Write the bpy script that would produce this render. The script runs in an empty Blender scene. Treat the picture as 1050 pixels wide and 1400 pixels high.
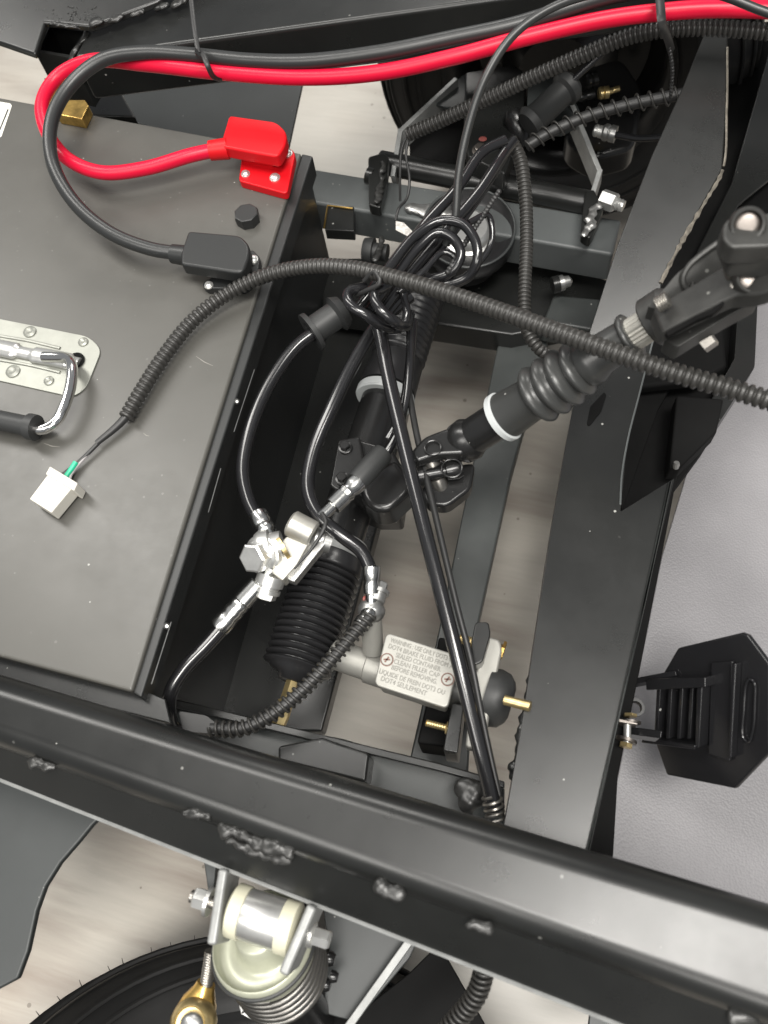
import bpy, math, random
from mathutils import Vector, Matrix
random.seed(7)
scene = bpy.context.scene
col = scene.collection

# ------------------------------------------------------------------ camera
F = 1100.0                      # focal length in pixels of the 1050 x 1400 photograph
CAM_Z = 0.80                    # phone held 0.8 m above the floor
NADIR = Vector((125.0, -500.0, -F)).normalized()      # straight down, in camera axes
zc = -NADIR
def _plane_hit(px, py):
    d = Vector(((px - 525.0) / F, -(py - 700.0) / F, -1.0))
    return d / d.dot(NADIR)
_lat = _plane_hit(560, 420) - _plane_hit(400, 930)    # the steering rack runs across the vehicle
yc = (_lat - zc * _lat.dot(zc)).normalized()
xc = yc.cross(zc)
ROT = Matrix((xc, yc, zc))                            # camera axes -> world axes
CAM = Vector((0.0, 0.0, CAM_Z))
cam_data = bpy.data.cameras.new('camera')
cam_data.sensor_fit = 'AUTO'
cam_data.sensor_width = 36.0
cam_data.lens = 36.0 * F / 1400.0
cam_data.clip_start = 0.02
cam_data.clip_end = 60.0
cam_data.dof.use_dof = True
cam_data.dof.focus_distance = 0.60
cam_data.dof.aperture_fstop = 8.0
cam = bpy.data.objects.new('camera', cam_data)
cam.matrix_world = Matrix.Translation(CAM) @ ROT.to_4x4()
col.objects.link(cam)
scene.camera = cam

# ------------------------------------------------------------------ light: ceiling panels of a bright hall, plus two added fill lamps
world = bpy.data.worlds.new('World')
scene.world = world
world.use_nodes = True
bg = world.node_tree.nodes['Background']
bg.inputs['Color'].default_value = (0.93, 0.96, 1.0, 1)
bg.inputs['Strength'].default_value = 0.27

def panel_or_fill(x, y, z, sx, sy, power, color=(1.0, 0.97, 0.92)):
    ld = bpy.data.lights.new('panel_or_fill', 'AREA')
    ld.shape = 'RECTANGLE'
    ld.size, ld.size_y = sx, sy
    ld.energy = power
    ld.color = color
    o = bpy.data.objects.new('panel_or_fill', ld)
    o.location = (x, y, z)
    d = Vector((0, 0.2, 0.25)) - Vector((x, y, z))
    o.rotation_euler = d.to_track_quat('-Z', 'Y').to_euler()
    col.objects.link(o)
    return o
panel_or_fill(-1.58, 0.85, 2.7, 0.5, 2.3, 56)
panel_or_fill(0.38, -0.18, 2.7, 1.35, 0.5, 78)
panel_or_fill(-0.9, -1.5, 2.7, 1.4, 0.7, 36)  # added fill lamp on the near side to brighten the floor
panel_or_fill(1.0, -1.9, 2.7, 1.2, 0.7, 32)  # second added fill from the near side, also for the floor
panel_or_fill(-0.80, 3.15, 2.7, 0.9, 0.6, 30)

scene.view_settings.view_transform = 'Standard'
scene.view_settings.look = 'None'
scene.view_settings.gamma = 1.0
scene.view_settings.exposure = 0.0
scene.render.resolution_x, scene.render.resolution_y = 768, 1024

# ------------------------------------------------------------------ from the photograph to the place
def ray(px, py):
    return ROT @ Vector(((px - 525.0) / F, -(py - 700.0) / F, -1.0))
def P(px, py, z):
    d = ray(px, py)
    return CAM + d * ((z - CAM_Z) / d.z)
def depth(p):
    return -(ROT.transposed() @ (Vector(p) - CAM)).z
def W(px, p):                                          # a width in photo pixels, at p, in metres
    return px * depth(p) / F
class Plane:                                           # a flat face through three measured points
    def __init__(s, a, b, c):
        s.a = P(*a); s.n = (P(*b) - s.a).cross(P(*c) - s.a).normalized()
    def __call__(s, px, py):
        d = ray(px, py)
        return CAM + d * ((s.a - CAM).dot(s.n) / d.dot(s.n))
UP = Vector((0, 0, 1))

# ------------------------------------------------------------------ materials
MATS = {}
def mat(name, base, rough=0.5, metal=0.0, bump=0.0, bscale=400, specks=0.0, var=0.0, vscale=12,
        coat=0.0, spec=0.5, stretch=(1, 1, 1), speck_col=(0.32, 0.32, 0.30), rvar=0.0):
    m = bpy.data.materials.new(name); m.use_nodes = True
    nt = m.node_tree; N = nt.nodes; L = nt.links
    b = N['Principled BSDF']
    b.inputs['Base Color'].default_value = (*base, 1)
    b.inputs['Roughness'].default_value = rough
    b.inputs['Metallic'].default_value = metal
    b.inputs['Specular IOR Level'].default_value = spec
    b.inputs['Coat Weight'].default_value = coat
    b.inputs['Coat Roughness'].default_value = 0.12
    tc = N.new('ShaderNodeNewGeometry')
    mp = N.new('ShaderNodeMapping'); mp.inputs['Scale'].default_value = stretch
    L.new(tc.outputs['Position'], mp.inputs['Vector'])
    cur = None
    if var > 0:
        n = N.new('ShaderNodeTexNoise'); n.inputs['Scale'].default_value = vscale; n.inputs['Detail'].default_value = 6
        n.inputs['Roughness'].default_value = 0.62
        L.new(mp.outputs[0], n.inputs['Vector'])
        r = N.new('ShaderNodeMapRange'); r.inputs['From Min'].default_value = 0.3; r.inputs['From Max'].default_value = 0.7
        r.inputs['To Min'].default_value = 1 - var; r.inputs['To Max'].default_value = 1 + var
        L.new(n.outputs['Fac'], r.inputs['Value'])
        mx = N.new('ShaderNodeVectorMath'); mx.operation = 'SCALE'
        mx.inputs[0].default_value = base
        L.new(r.outputs[0], mx.inputs['Scale'])
        cur = mx.outputs[0]
    if rvar > 0:
        n = N.new('ShaderNodeTexNoise'); n.inputs['Scale'].default_value = 22; n.inputs['Detail'].default_value = 8
        n.inputs['Roughness'].default_value = 0.7
        L.new(tc.outputs['Position'], n.inputs['Vector'])
        r = N.new('ShaderNodeMapRange'); r.inputs['From Min'].default_value = 0.3; r.inputs['From Max'].default_value = 0.7
        r.inputs['To Min'].default_value = max(0.03, rough - rvar); r.inputs['To Max'].default_value = rough + rvar
        L.new(n.outputs['Fac'], r.inputs['Value'])
        L.new(r.outputs[0], b.inputs['Roughness'])
    if specks > 0:                                     # dust and lint lying on the paint
        v = N.new('ShaderNodeTexVoronoi'); v.inputs['Scale'].default_value = 170; v.inputs['Randomness'].default_value = 1
        L.new(tc.outputs['Position'], v.inputs['Vector'])
        sep = N.new('ShaderNodeSeparateColor'); L.new(v.outputs['Color'], sep.inputs[0])
        r1 = N.new('ShaderNodeMath'); r1.operation = 'MULTIPLY_ADD'
        L.new(sep.outputs[0], r1.inputs[0]); r1.inputs[1].default_value = 0.15; r1.inputs[2].default_value = 0.02
        lt = N.new('ShaderNodeMath'); lt.operation = 'LESS_THAN'
        L.new(v.outputs['Distance'], lt.inputs[0]); L.new(r1.outputs[0], lt.inputs[1])
        gt = N.new('ShaderNodeMath'); gt.operation = 'GREATER_THAN'
        L.new(sep.outputs[1], gt.inputs[0]); gt.inputs[1].default_value = 1 - 0.30 * specks
        ml = N.new('ShaderNodeMath'); ml.operation = 'MULTIPLY'
        L.new(lt.outputs[0], ml.inputs[0]); L.new(gt.outputs[0], ml.inputs[1])
        m2 = N.new('ShaderNodeMath'); m2.operation = 'MULTIPLY'
        L.new(ml.outputs[0], m2.inputs[0]); L.new(sep.outputs[2], m2.inputs[1])
        mix = N.new('ShaderNodeMix'); mix.data_type = 'RGBA'
        L.new(m2.outputs[0], mix.inputs['Factor'])
        if cur: L.new(cur, mix.inputs['A'])
        else: mix.inputs['A'].default_value = (*base, 1)
        mix.inputs['B'].default_value = (*speck_col, 1)
        cur = mix.outputs['Result']
    if cur: L.new(cur, b.inputs['Base Color'])
    if bump > 0:
        n = N.new('ShaderNodeTexNoise'); n.inputs['Scale'].default_value = bscale; n.inputs['Detail'].default_value = 4
        L.new(mp.outputs[0], n.inputs['Vector'])
        bp = N.new('ShaderNodeBump'); bp.inputs['Strength'].default_value = bump; bp.inputs['Distance'].default_value = 0.00015
        L.new(n.outputs['Fac'], bp.inputs['Height'])
        L.new(bp.outputs[0], b.inputs['Normal'])
    MATS[name] = m
    return m

mat('frame_paint', (0.012, 0.0125, 0.012), 0.29, bump=0.2, bscale=1700, specks=0.22, var=0.25, rvar=0.03)
mat('frame_grey', (0.038, 0.042, 0.041), 0.40, bump=0.22, bscale=700, specks=0.6, var=0.2, rvar=0.08)
mat('frame_blue', (0.085, 0.092, 0.092), 0.42, bump=0.3, bscale=1500, specks=0.6, var=0.15, rvar=0.03)
mat('cut_edge', (0.16, 0.145, 0.12), 0.5, 0.4, bump=0.8, bscale=500, var=0.5, vscale=200)
mat('dark_void', (0.005, 0.005, 0.005), 0.75, var=0.3, spec=0.12)  # near-black and dull: the shade of hollows put into the colour
mat('lid_paint', (0.074, 0.072, 0.065), 0.37, bump=0.1, bscale=1500, specks=1.0, var=0.10, vscale=7, rvar=0.055)
mat('weld', (0.022, 0.022, 0.021), 0.33, 0.0, bump=0.5, bscale=500, var=0.5, vscale=160)
mat('hose', (0.011, 0.011, 0.012), 0.19, spec=0.7, specks=0.15)
mat('hose_matt', (0.020, 0.020, 0.020), 0.45)
mat('cable_black', (0.022, 0.023, 0.023), 0.36, bump=0.1, bscale=500)
mat('conduit', (0.030, 0.029, 0.027), 0.38)
mat('rubber', (0.026, 0.027, 0.027), 0.5, bump=0.15, bscale=500)
mat('rubber_gloss', (0.018, 0.018, 0.019), 0.30)
mat('bellows_grey', (0.036, 0.037, 0.036), 0.33, specks=0.4)
mat('tyre', (0.013, 0.013, 0.013), 0.55, bump=0.25, bscale=350, var=0.3)
mat('red_cable', (0.58, 0.005, 0.032), 0.36, spec=0.30)
mat('red_cover', (0.55, 0.005, 0.010), 0.42, spec=0.30, bump=0.08, bscale=500)
mat('black_cover', (0.016, 0.017, 0.017), 0.42, bump=0.08, bscale=500)
mat('zinc', (0.66, 0.66, 0.64), 0.30, 0.8, bump=0.12, bscale=500, var=0.12, vscale=90)
mat('zinc_dull', (0.42, 0.42, 0.41), 0.36, 0.9, bump=0.25, bscale=500, var=0.2, vscale=90)
mat('galv_sheet', (0.29, 0.295, 0.265), 0.44, 0.6, bump=0.08, bscale=600, var=0.10, vscale=60)
mat('chrome', (0.78, 0.77, 0.75), 0.12, 1.0)
mat('aluminium', (0.44, 0.43, 0.39), 0.42, 0.7, bump=0.3, bscale=900, var=0.10, vscale=80)
mat('cast_white', (0.31, 0.305, 0.28), 0.46, 0.45, bump=0.35, bscale=1100, var=0.06, vscale=60)
mat('gold_zinc', (0.70, 0.46, 0.14), 0.28, 0.95, bump=0.2, bscale=400, var=0.35, vscale=120)
mat('gold_pale', (0.66, 0.52, 0.26), 0.34, 0.9, bump=0.2, bscale=400, var=0.3, vscale=90)
mat('steel', (0.30, 0.285, 0.26), 0.32, 0.9, bump=0.2, bscale=500, var=0.3, vscale=100)
mat('copper_steel', (0.20, 0.18, 0.165), 0.42, 0.95, bump=0.15, bscale=300, var=0.2, vscale=120)
mat('cast_dark', (0.040, 0.040, 0.038), 0.42, 0.25, bump=0.3, bscale=600, var=0.3, vscale=60, specks=0.5)
mat('joint_black', (0.012, 0.012, 0.012), 0.26, bump=0.3, bscale=160, specks=0.4)
mat('white_ring', (0.46, 0.48, 0.48), 0.35)
mat('white_plastic', (0.60, 0.58, 0.52), 0.42)
mat('nylon', (0.56, 0.545, 0.42), 0.40)
mat('cream_cap', (0.42, 0.43, 0.34), 0.34, 0.3, var=0.1, vscale=60)
mat('wire_green', (0.02, 0.42, 0.24), 0.4)
mat('wire_grey', (0.32, 0.30, 0.30), 0.4)
mat('tag_white', (0.55, 0.53, 0.50), 0.45, var=0.4, vscale=300)
mat('letter_grey', (0.21, 0.205, 0.185), 0.5)
mat('scratch', (0.22, 0.21, 0.19), 0.5)
mat('sticker', (0.75, 0.75, 0.68), 0.4)
mat('dark_ink', (0.03, 0.03, 0.03), 0.5)
mat('screw_ink', (0.16, 0.08, 0.06), 0.5)
mat('pedal_black', (0.010, 0.010, 0.011), 0.22, bump=0.35, bscale=60, specks=0.2)
mat('panel_grey', (0.036, 0.040, 0.040), 0.45, bump=0.15, bscale=600, specks=0.5, var=0.15)
mat('arm_edge', (0.26, 0.265, 0.26), 0.4, 0.3, bump=0.2, bscale=400, var=0.2, vscale=90)  # pale grey; the lit look of the arm edges is in the colour
mat('red_paint', (0.26, 0.07, 0.06), 0.5)
mat('fitting', (0.60, 0.60, 0.585), 0.24, 1.0, bump=0.15, bscale=500, var=0.15, vscale=120)
mat('spring_steel', (0.17, 0.165, 0.155), 0.34, 0.85)

# floor: pale beige boards with soft brown streaks along their length
def floor_material():
    m = bpy.data.materials.new('floor_tile'); m.use_nodes = True
    nt = m.node_tree; N = nt.nodes; L = nt.links; b = N['Principled BSDF']
    g = N.new('ShaderNodeNewGeometry')
    mp = N.new('ShaderNodeMapping'); mp.inputs['Scale'].default_value = (2.2, 16, 1); mp.inputs['Rotation'].default_value = (0, 0, math.radians(-4))
    L.new(g.outputs['Position'], mp.inputs['Vector'])
    n = N.new('ShaderNodeTexNoise'); n.inputs['Scale'].default_value = 1.5; n.inputs['Detail'].default_value = 7; n.inputs['Roughness'].default_value = 0.55
    n.inputs['Distortion'].default_value = 0.5
    L.new(mp.outputs[0], n.inputs['Vector'])
    r = N.new('ShaderNodeValToRGB')
    r.color_ramp.elements[0].position = 0.36; r.color_ramp.elements[0].color = (0.25, 0.205, 0.17, 1)
    r.color_ramp.elements[1].position = 0.60; r.color_ramp.elements[1].color = (0.45, 0.415, 0.36, 1)
    L.new(n.outputs['Fac'], r.inputs[0])
    n2 = N.new('ShaderNodeTexNoise'); n2.inputs['Scale'].default_value = 3.0; n2.inputs['Detail'].default_value = 3
    L.new(g.outputs['Position'], n2.inputs['Vector'])
    mx = N.new('ShaderNodeMix'); mx.data_type = 'RGBA'
    mr = N.new('ShaderNodeMapRange'); mr.inputs['From Min'].default_value = 0.38; mr.inputs['From Max'].default_value = 0.62
    L.new(n2.outputs['Fac'], mr.inputs['Value']); L.new(mr.outputs[0], mx.inputs['Factor'])
    L.new(r.outputs[0], mx.inputs['A']); mx.inputs['B'].default_value = (0.43, 0.41, 0.37, 1)
    mp3 = N.new('ShaderNodeMapping'); mp3.inputs['Scale'].default_value = (14, 150, 1); mp3.inputs['Rotation'].default_value = (0, 0, math.radians(-4))
    L.new(g.outputs['Position'], mp3.inputs['Vector'])
    n3 = N.new('ShaderNodeTexNoise'); n3.inputs['Scale'].default_value = 1.0; n3.inputs['Detail'].default_value = 8; n3.inputs['Roughness'].default_value = 0.75
    L.new(mp3.outputs[0], n3.inputs['Vector'])
    m3 = N.new('ShaderNodeMapRange'); m3.inputs['From Min'].default_value = 0.3; m3.inputs['From Max'].default_value = 0.7; m3.inputs['To Min'].default_value = 0.92; m3.inputs['To Max'].default_value = 1.05
    L.new(n3.outputs['Fac'], m3.inputs['Value'])
    sc3 = N.new('ShaderNodeVectorMath'); sc3.operation = 'SCALE'
    L.new(mx.outputs['Result'], sc3.inputs[0]); L.new(m3.outputs[0], sc3.inputs['Scale'])
    v3 = N.new('ShaderNodeTexVoronoi'); v3.inputs['Scale'].default_value = 42; L.new(g.outputs['Position'], v3.inputs['Vector'])
    sp3 = N.new('ShaderNodeSeparateColor'); L.new(v3.outputs['Color'], sp3.inputs[0])
    t3 = N.new('ShaderNodeMath'); t3.operation = 'MULTIPLY'; L.new(sp3.outputs[0], t3.inputs[0]); t3.inputs[1].default_value = 0.10
    l3 = N.new('ShaderNodeMath'); l3.operation = 'LESS_THAN'; L.new(v3.outputs['Distance'], l3.inputs[0]); L.new(t3.outputs[0], l3.inputs[1])
    k3 = N.new('ShaderNodeMath'); k3.operation = 'MULTIPLY'; L.new(l3.outputs[0], k3.inputs[0]); k3.inputs[1].default_value = 0.6
    gx = N.new('ShaderNodeMix'); gx.data_type = 'RGBA'; L.new(k3.outputs[0], gx.inputs['Factor']); L.new(sc3.outputs[0], gx.inputs['A']); gx.inputs['B'].default_value = (0.12, 0.10, 0.08, 1)
    L.new(gx.outputs['Result'], b.inputs['Base Color'])
    b.inputs['Roughness'].default_value = 0.38
    MATS['floor_tile'] = m
floor_material()

def vinyl_material():
    m = bpy.data.materials.new('vinyl'); m.use_nodes = True
    nt = m.node_tree; N = nt.nodes; L = nt.links; b = N['Principled BSDF']
    g = N.new('ShaderNodeNewGeometry')
    v = N.new('ShaderNodeTexVoronoi'); v.feature = 'F1'; v.inputs['Scale'].default_value = 600
    wn = N.new('ShaderNodeTexNoise'); wn.inputs['Scale'].default_value = 160
    L.new(g.outputs['Position'], wn.inputs['Vector'])
    ad = N.new('ShaderNodeVectorMath'); ad.operation = 'MULTIPLY_ADD'
    L.new(wn.outputs['Color'], ad.inputs[0]); ad.inputs[1].default_value = (0.0015, 0.0015, 0.0015)
    L.new(g.outputs['Position'], ad.inputs[2]); L.new(ad.outputs[0], v.inputs['Vector'])
    bp = N.new('ShaderNodeBump'); bp.inputs['Strength'].default_value = 0.4; bp.inputs['Distance'].default_value = 0.0006; bp.invert = True
    L.new(v.outputs['Distance'], bp.inputs['Height']); L.new(bp.outputs[0], b.inputs['Normal'])
    n = N.new('ShaderNodeTexNoise'); n.inputs['Scale'].default_value = 9; n.inputs['Detail'].default_value = 4
    L.new(g.outputs['Position'], n.inputs['Vector'])
    r = N.new('ShaderNodeValToRGB')
    r.color_ramp.elements[0].position = 0.35; r.color_ramp.elements[0].color = (0.195, 0.190, 0.198, 1)
    r.color_ramp.elements[1].position = 0.65; r.color_ramp.elements[1].color = (0.240, 0.234, 0.243, 1)
    L.new(n.outputs['Fac'], r.inputs[0]); L.new(r.outputs[0], b.inputs['Base Color'])
    b.inputs['Roughness'].default_value = 0.5
    MATS['vinyl'] = m
vinyl_material()

# ------------------------------------------------------------------ mesh building
def spline(pts, step=0.004, closed=False):
    """Catmull-Rom through world points, resampled evenly."""
    n = len(pts)
    raw = []
    rng = range(n) if closed else range(n - 1)
    for i in rng:
        if closed:
            a, b, c, d = pts[(i - 1) % n], pts[i], pts[(i + 1) % n], pts[(i + 2) % n]
        else:
            b, c = pts[i], pts[i + 1]
            a = pts[i - 1] if i > 0 else b * 2 - c
            d = pts[i + 2] if i + 2 < n else c * 2 - b
        t0 = 0; t1 = max((b - a).length, 1e-6) ** .5; t2 = t1 + max((c - b).length, 1e-6) ** .5; t3 = t2 + max((d - c).length, 1e-6) ** .5
        for k in range(24):
            t = t1 + (t2 - t1) * k / 24
            A1 = a * ((t1 - t) / (t1 - t0)) + b * ((t - t0) / (t1 - t0))
            A2 = b * ((t2 - t) / (t2 - t1)) + c * ((t - t1) / (t2 - t1))
            A3 = c * ((t3 - t) / (t3 - t2)) + d * ((t - t2) / (t3 - t2))
            B1 = A1 * ((t2 - t) / (t2 - t0)) + A2 * ((t - t0) / (t2 - t0))
            B2 = A2 * ((t3 - t) / (t3 - t1)) + A3 * ((t - t1) / (t3 - t1))
            raw.append(B1 * ((t2 - t) / (t2 - t1)) + B2 * ((t - t1) / (t2 - t1)))
    raw.append(pts[0].copy() if closed else pts[-1].copy())
    cum = [0.0]
    for i in range(1, len(raw)): cum.append(cum[-1] + (raw[i] - raw[i - 1]).length)
    L = cum[-1]; m = max(3, int(round(L / step)))
    out = []; j = 0
    for k in range(m + 1):
        s = L * k / m
        while j < len(cum) - 2 and cum[j + 1] < s: j += 1
        seg = max(cum[j + 1] - cum[j], 1e-9)
        out.append(raw[j].lerp(raw[j + 1], (s - cum[j]) / seg))
    return out

def frames(path):
    n = len(path); T = []
    for i in range(n):
        T.append((path[min(i + 1, n - 1)] - path[max(i - 1, 0)]).normalized())
    u = UP if abs(T[0].z) < 0.9 else Vector((1, 0, 0))
    nrm = (u - T[0] * u.dot(T[0])).normalized()
    out = []
    for i in range(n):
        nrm = (nrm - T[i] * nrm.dot(T[i])).normalized()
        out.append((path[i], T[i], nrm, T[i].cross(nrm)))
    return out

class MB:
    def __init__(s): s.v = []; s.f = []
    def add(s, vs, fs):
        o = len(s.v); s.v += [Vector(p) for p in vs]; s.f += [tuple(i + o for i in f) for f in fs]; return s
    def prism(s, top, vec):
        n = len(top); vec = Vector(vec)
        nrm = Vector((0, 0, 0))
        for i in range(n): nrm += (top[i] - top[0]).cross(top[(i + 1) % n] - top[0])
        if nrm.dot(vec) > 0: top = top[::-1]
        vs = list(top) + [p + vec for p in top]
        fs = [tuple(range(n)), tuple(range(2 * n - 1, n - 1, -1))]
        for i in range(n):
            j = (i + 1) % n
            fs.append((i, i + n, j + n, j))
        return s.add(vs, fs)
    def box(s, c, ax, ay, az):                         # centre and half-axis vectors
        vs = [c + ax * i + ay * j + az * k for k in (-1, 1) for j in (-1, 1) for i in (-1, 1)]
        fs = [(0, 2, 3, 1), (4, 5, 7, 6), (0, 1, 5, 4), (2, 6, 7, 3), (0, 4, 6, 2), (1, 3, 7, 5)]
        if ax.cross(ay).dot(az) < 0: fs = [f[::-1] for f in fs]
        return s.add(vs, fs)
    def sweep(s, path, radii, seg=12, cap=True, flat=1.0):
        fr = frames(path); vs = []; fs = []
        n = len(fr)
        for i, (p, t, a, b) in enumerate(fr):
            r = radii[i] if hasattr(radii, '__len__') else radii
            for k in range(seg):
                w = 2 * math.pi * k / seg
                vs.append(p + a * (math.cos(w) * r * flat) + b * (math.sin(w) * r))
        for i in range(n - 1):
            for k in range(seg):
                k2 = (k + 1) % seg
                fs.append((i * seg + k, i * seg + k2, (i + 1) * seg + k2, (i + 1) * seg + k))
        if cap:
            fs.append(tuple(range(seg - 1, -1, -1))); fs.append(tuple((n - 1) * seg + k for k in range(seg)))
        return s.add(vs, fs)
    def lathe(s, p0, p1, prof, seg=24, cap=True, ref=None):
        """prof: (distance along p0->p1 as a fraction, radius in metres)."""
        t = (p1 - p0); Ln = t.length; t = t / Ln
        u = ref or (UP if abs(t.z) < 0.95 else Vector((1, 0, 0)))
        a = (u - t * u.dot(t)).normalized(); b = t.cross(a)
        vs = []; fs = []; n = len(prof)
        for (q, r) in prof:
            for k in range(seg):
                w = 2 * math.pi * k / seg
                vs.append(p0 + t * (q * Ln) + a * (math.cos(w) * r) + b * (math.sin(w) * r))
        for i in range(n - 1):
            for k in range(seg):
                k2 = (k + 1) % seg
                fs.append((i * seg + k, i * seg + k2, (i + 1) * seg + k2, (i + 1) * seg + k))
        if cap:
            fs.append(tuple(range(seg - 1, -1, -1))); fs.append(tuple((n - 1) * seg + k for k in range(seg)))
        return s.add(vs, fs)
    def hexa(s, p0, p1, r, ch=0.12): return s.lathe(p0, p1, [(0, r), (1 - ch, r), (1, r * .86)], 6)
    def helix(s, path, R, wire, pitch, seg=6, turn=14, ph=0.0):
        fr = frames(path); cum = [0.0]
        for i in range(1, len(path)): cum.append(cum[-1] + (path[i] - path[i - 1]).length)
        L = cum[-1]; n = int(L / pitch * turn); pts = []; j = 0
        for k in range(n + 1):
            d = L * k / n
            while j < len(cum) - 2 and cum[j + 1] < d: j += 1
            q = (d - cum[j]) / max(cum[j + 1] - cum[j], 1e-9)
            p = path[j].lerp(path[j + 1], q); _, _, a, b = fr[j]
            w = 2 * math.pi * d / pitch + ph
            r = R(d / L) if callable(R) else R
            pts.append(p + a * (math.cos(w) * r) + b * (math.sin(w) * r))
        return s.sweep(pts, wire, seg)
    def blob(s, c, ax, ay, az, rough=0.15, n=10, m=7):
        vs = []; fs = []
        for i in range(m + 1):
            th = math.pi * i / m
            for k in range(n):
                w = 2 * math.pi * k / n; q = 1 + random.uniform(-rough, rough)
                vs.append(c + (ax * (math.sin(th) * math.cos(w)) + ay * (math.sin(th) * math.sin(w)) + az * math.cos(th)) * q)
        for i in range(m):
            for k in range(n):
                k2 = (k + 1) % n
                fs.append((i * n + k, (i + 1) * n + k, (i + 1) * n + k2, i * n + k2))
        return s.add(vs, fs)
    def build(s, name, material, parent=None, bevel=0.0, bseg=2, angle=35, smooth=True, subsurf=0, remesh=0.0):
        if parent is not None: org = Vector(parent['_org'])
        else:
            lo = Vector([min(p[i] for p in s.v) for i in range(3)]); hi = Vector([max(p[i] for p in s.v) for i in range(3)])
            org = Vector(((lo.x + hi.x) / 2, (lo.y + hi.y) / 2, lo.z))
        me = bpy.data.meshes.new(name)
        me.from_pydata([p - org for p in s.v], [], s.f)
        me.materials.append(MATS[material])
        if smooth:
            me.shade_smooth()
            if not bevel: me.set_sharp_from_angle(angle=math.radians(angle))
        o = bpy.data.objects.new(name, me); col.objects.link(o)
        o['_org'] = tuple(org)
        if parent is not None: o.parent = parent
        else: o.location = org
        if bevel:
            b = o.modifiers.new('bevel', 'BEVEL'); b.width = bevel; b.segments = bseg; b.limit_method = 'ANGLE'; b.angle_limit = math.radians(32)
            b.harden_normals = True
        if remesh:
            q = o.modifiers.new('fuse', 'REMESH'); q.mode = 'VOXEL'; q.voxel_size = remesh; q.use_smooth_shade = True
            q = o.modifiers.new('soften', 'SMOOTH'); q.factor = 0.5; q.iterations = 6
        if subsurf:
            q = o.modifiers.new('sub', 'SUBSURF'); q.levels = q.render_levels = subsurf
        return o

def thing(name, org, label, cat, group=None):
    o = bpy.data.objects.new(name, None); col.objects.link(o)
    o.empty_display_size = 0.02
    o.location = org; o['_org'] = tuple(org)
    return tag(o, label, cat, group)
def tag(o, label=None, cat=None, group=None, kind=None):
    if label: o['label'] = label
    if cat: o['category'] = cat
    if group: o['group'] = group
    if kind: o['kind'] = kind
    return o

def pp(pts, z=None):                                   # pixel polygon -> world points
    if z is None: return [P(*p) for p in pts]
    if callable(z): return [z(*p[:2]) for p in pts]
    return [P(p[0], p[1], z) for p in pts]
def rounded(pts, r, n=5):                              # round the corners of a pixel polygon
    out = []; m = len(pts)
    for i in range(m):
        a, b, c = Vector(pts[i - 1]), Vector(pts[i]), Vector(pts[(i + 1) % m])
        rr = r[i] if hasattr(r, '__len__') else r
        if rr <= 0: out.append(tuple(b)); continue
        d1 = (a - b); d2 = (c - b)
        q = min(rr, d1.length * .48, d2.length * .48)
        p1 = b + d1.normalized() * q; p2 = b + d2.normalized() * q
        for k in range(n + 1):
            t = k / n
            out.append(tuple(p1 * (1 - t) ** 2 + b * (2 * t * (1 - t)) + p2 * t ** 2))
    return out
def slab(name, pts, z, thick, material, parent=None, bevel=0.0015, bseg=2, vec=None):
    v = vec if vec is not None else Vector((0, 0, -thick))
    return MB().prism(pp(pts, z), v).build(name, material, parent, bevel, bseg)
def hose(name, pts, wpx, material, parent=None, seg=14, step=0.004):
    w = [P(*p) for p in pts]; path = spline(w, step)
    r0 = W(wpx[0], w[0]) / 2; r1 = W(wpx[1], w[-1]) / 2
    n = len(path)
    return MB().sweep(path, [r0 + (r1 - r0) * i / (n - 1) for i in range(n)], seg).build(name, material, parent, angle=60)
def conduit(name, pts, wpx, pitch, material='conduit', parent=None, seg=16, dip=0.73):
    w = [P(*p) for p in pts]
    path = spline(w, pitch / 8)
    r0 = W(wpx[0], w[0]) / 2; r1 = W(wpx[1], w[-1]) / 2; n = len(path); rad = []
    for i in range(n):
        r = r0 + (r1 - r0) * i / (n - 1); q = i % 8
        rad.append(r * (1.0 if q in (1, 2, 3, 4) else (dip if q in (6, 7) else (1 + dip) / 2 + .04)))
    return MB().sweep(path, rad, seg).build(name, material, parent, angle=80)
def bolt_head(mb, c, axis, r, h):
    axis = axis.normalized()
    mb.lathe(c, c + axis * (h * .25), [(0, r * 1.35), (.8, r * 1.35), (1, r * 1.2)], 20)
    mb.hexa(c + axis * (h * .25), c + axis * h, r)
    return mb
def axis_px(a, b): return P(*a), P(*b)

# ================================================================== the setting
fl = MB().add([(-6, -6, 0), (6, -6, 0), (6, 6, 0), (-6, 6, 0)], [(0, 1, 2, 3)]).build('floor', 'floor_tile', smooth=False)
tag(fl, kind='structure')

# ------------------------------------------------------------------ footwell mat under the pedal
m_ = slab('footwell_mat', [(1010, 380), (1300, 250), (1400, 1500), (760, 1340), (845, 1060), (905, 760), (935, 660)], 0.17, 0.004, 'vinyl', bevel=0.001)
tag(m_, 'pale grey leather grained vinyl mat under the black pedal', 'mat')

# ================================================================== welded chassis frame
frame = thing('chassis_frame', P(640, 700, 0.10), 'welded black square tube chassis frame around the steering parts', 'frame')
def fslab(name, pts, z, thick, material='frame_paint', bevel=0.0015, bseg=2, vec=None, label=None):
    o = slab(name, pts, z, thick, material, frame, bevel, bseg, vec)
    if label: o['label'] = label
    return o
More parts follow.
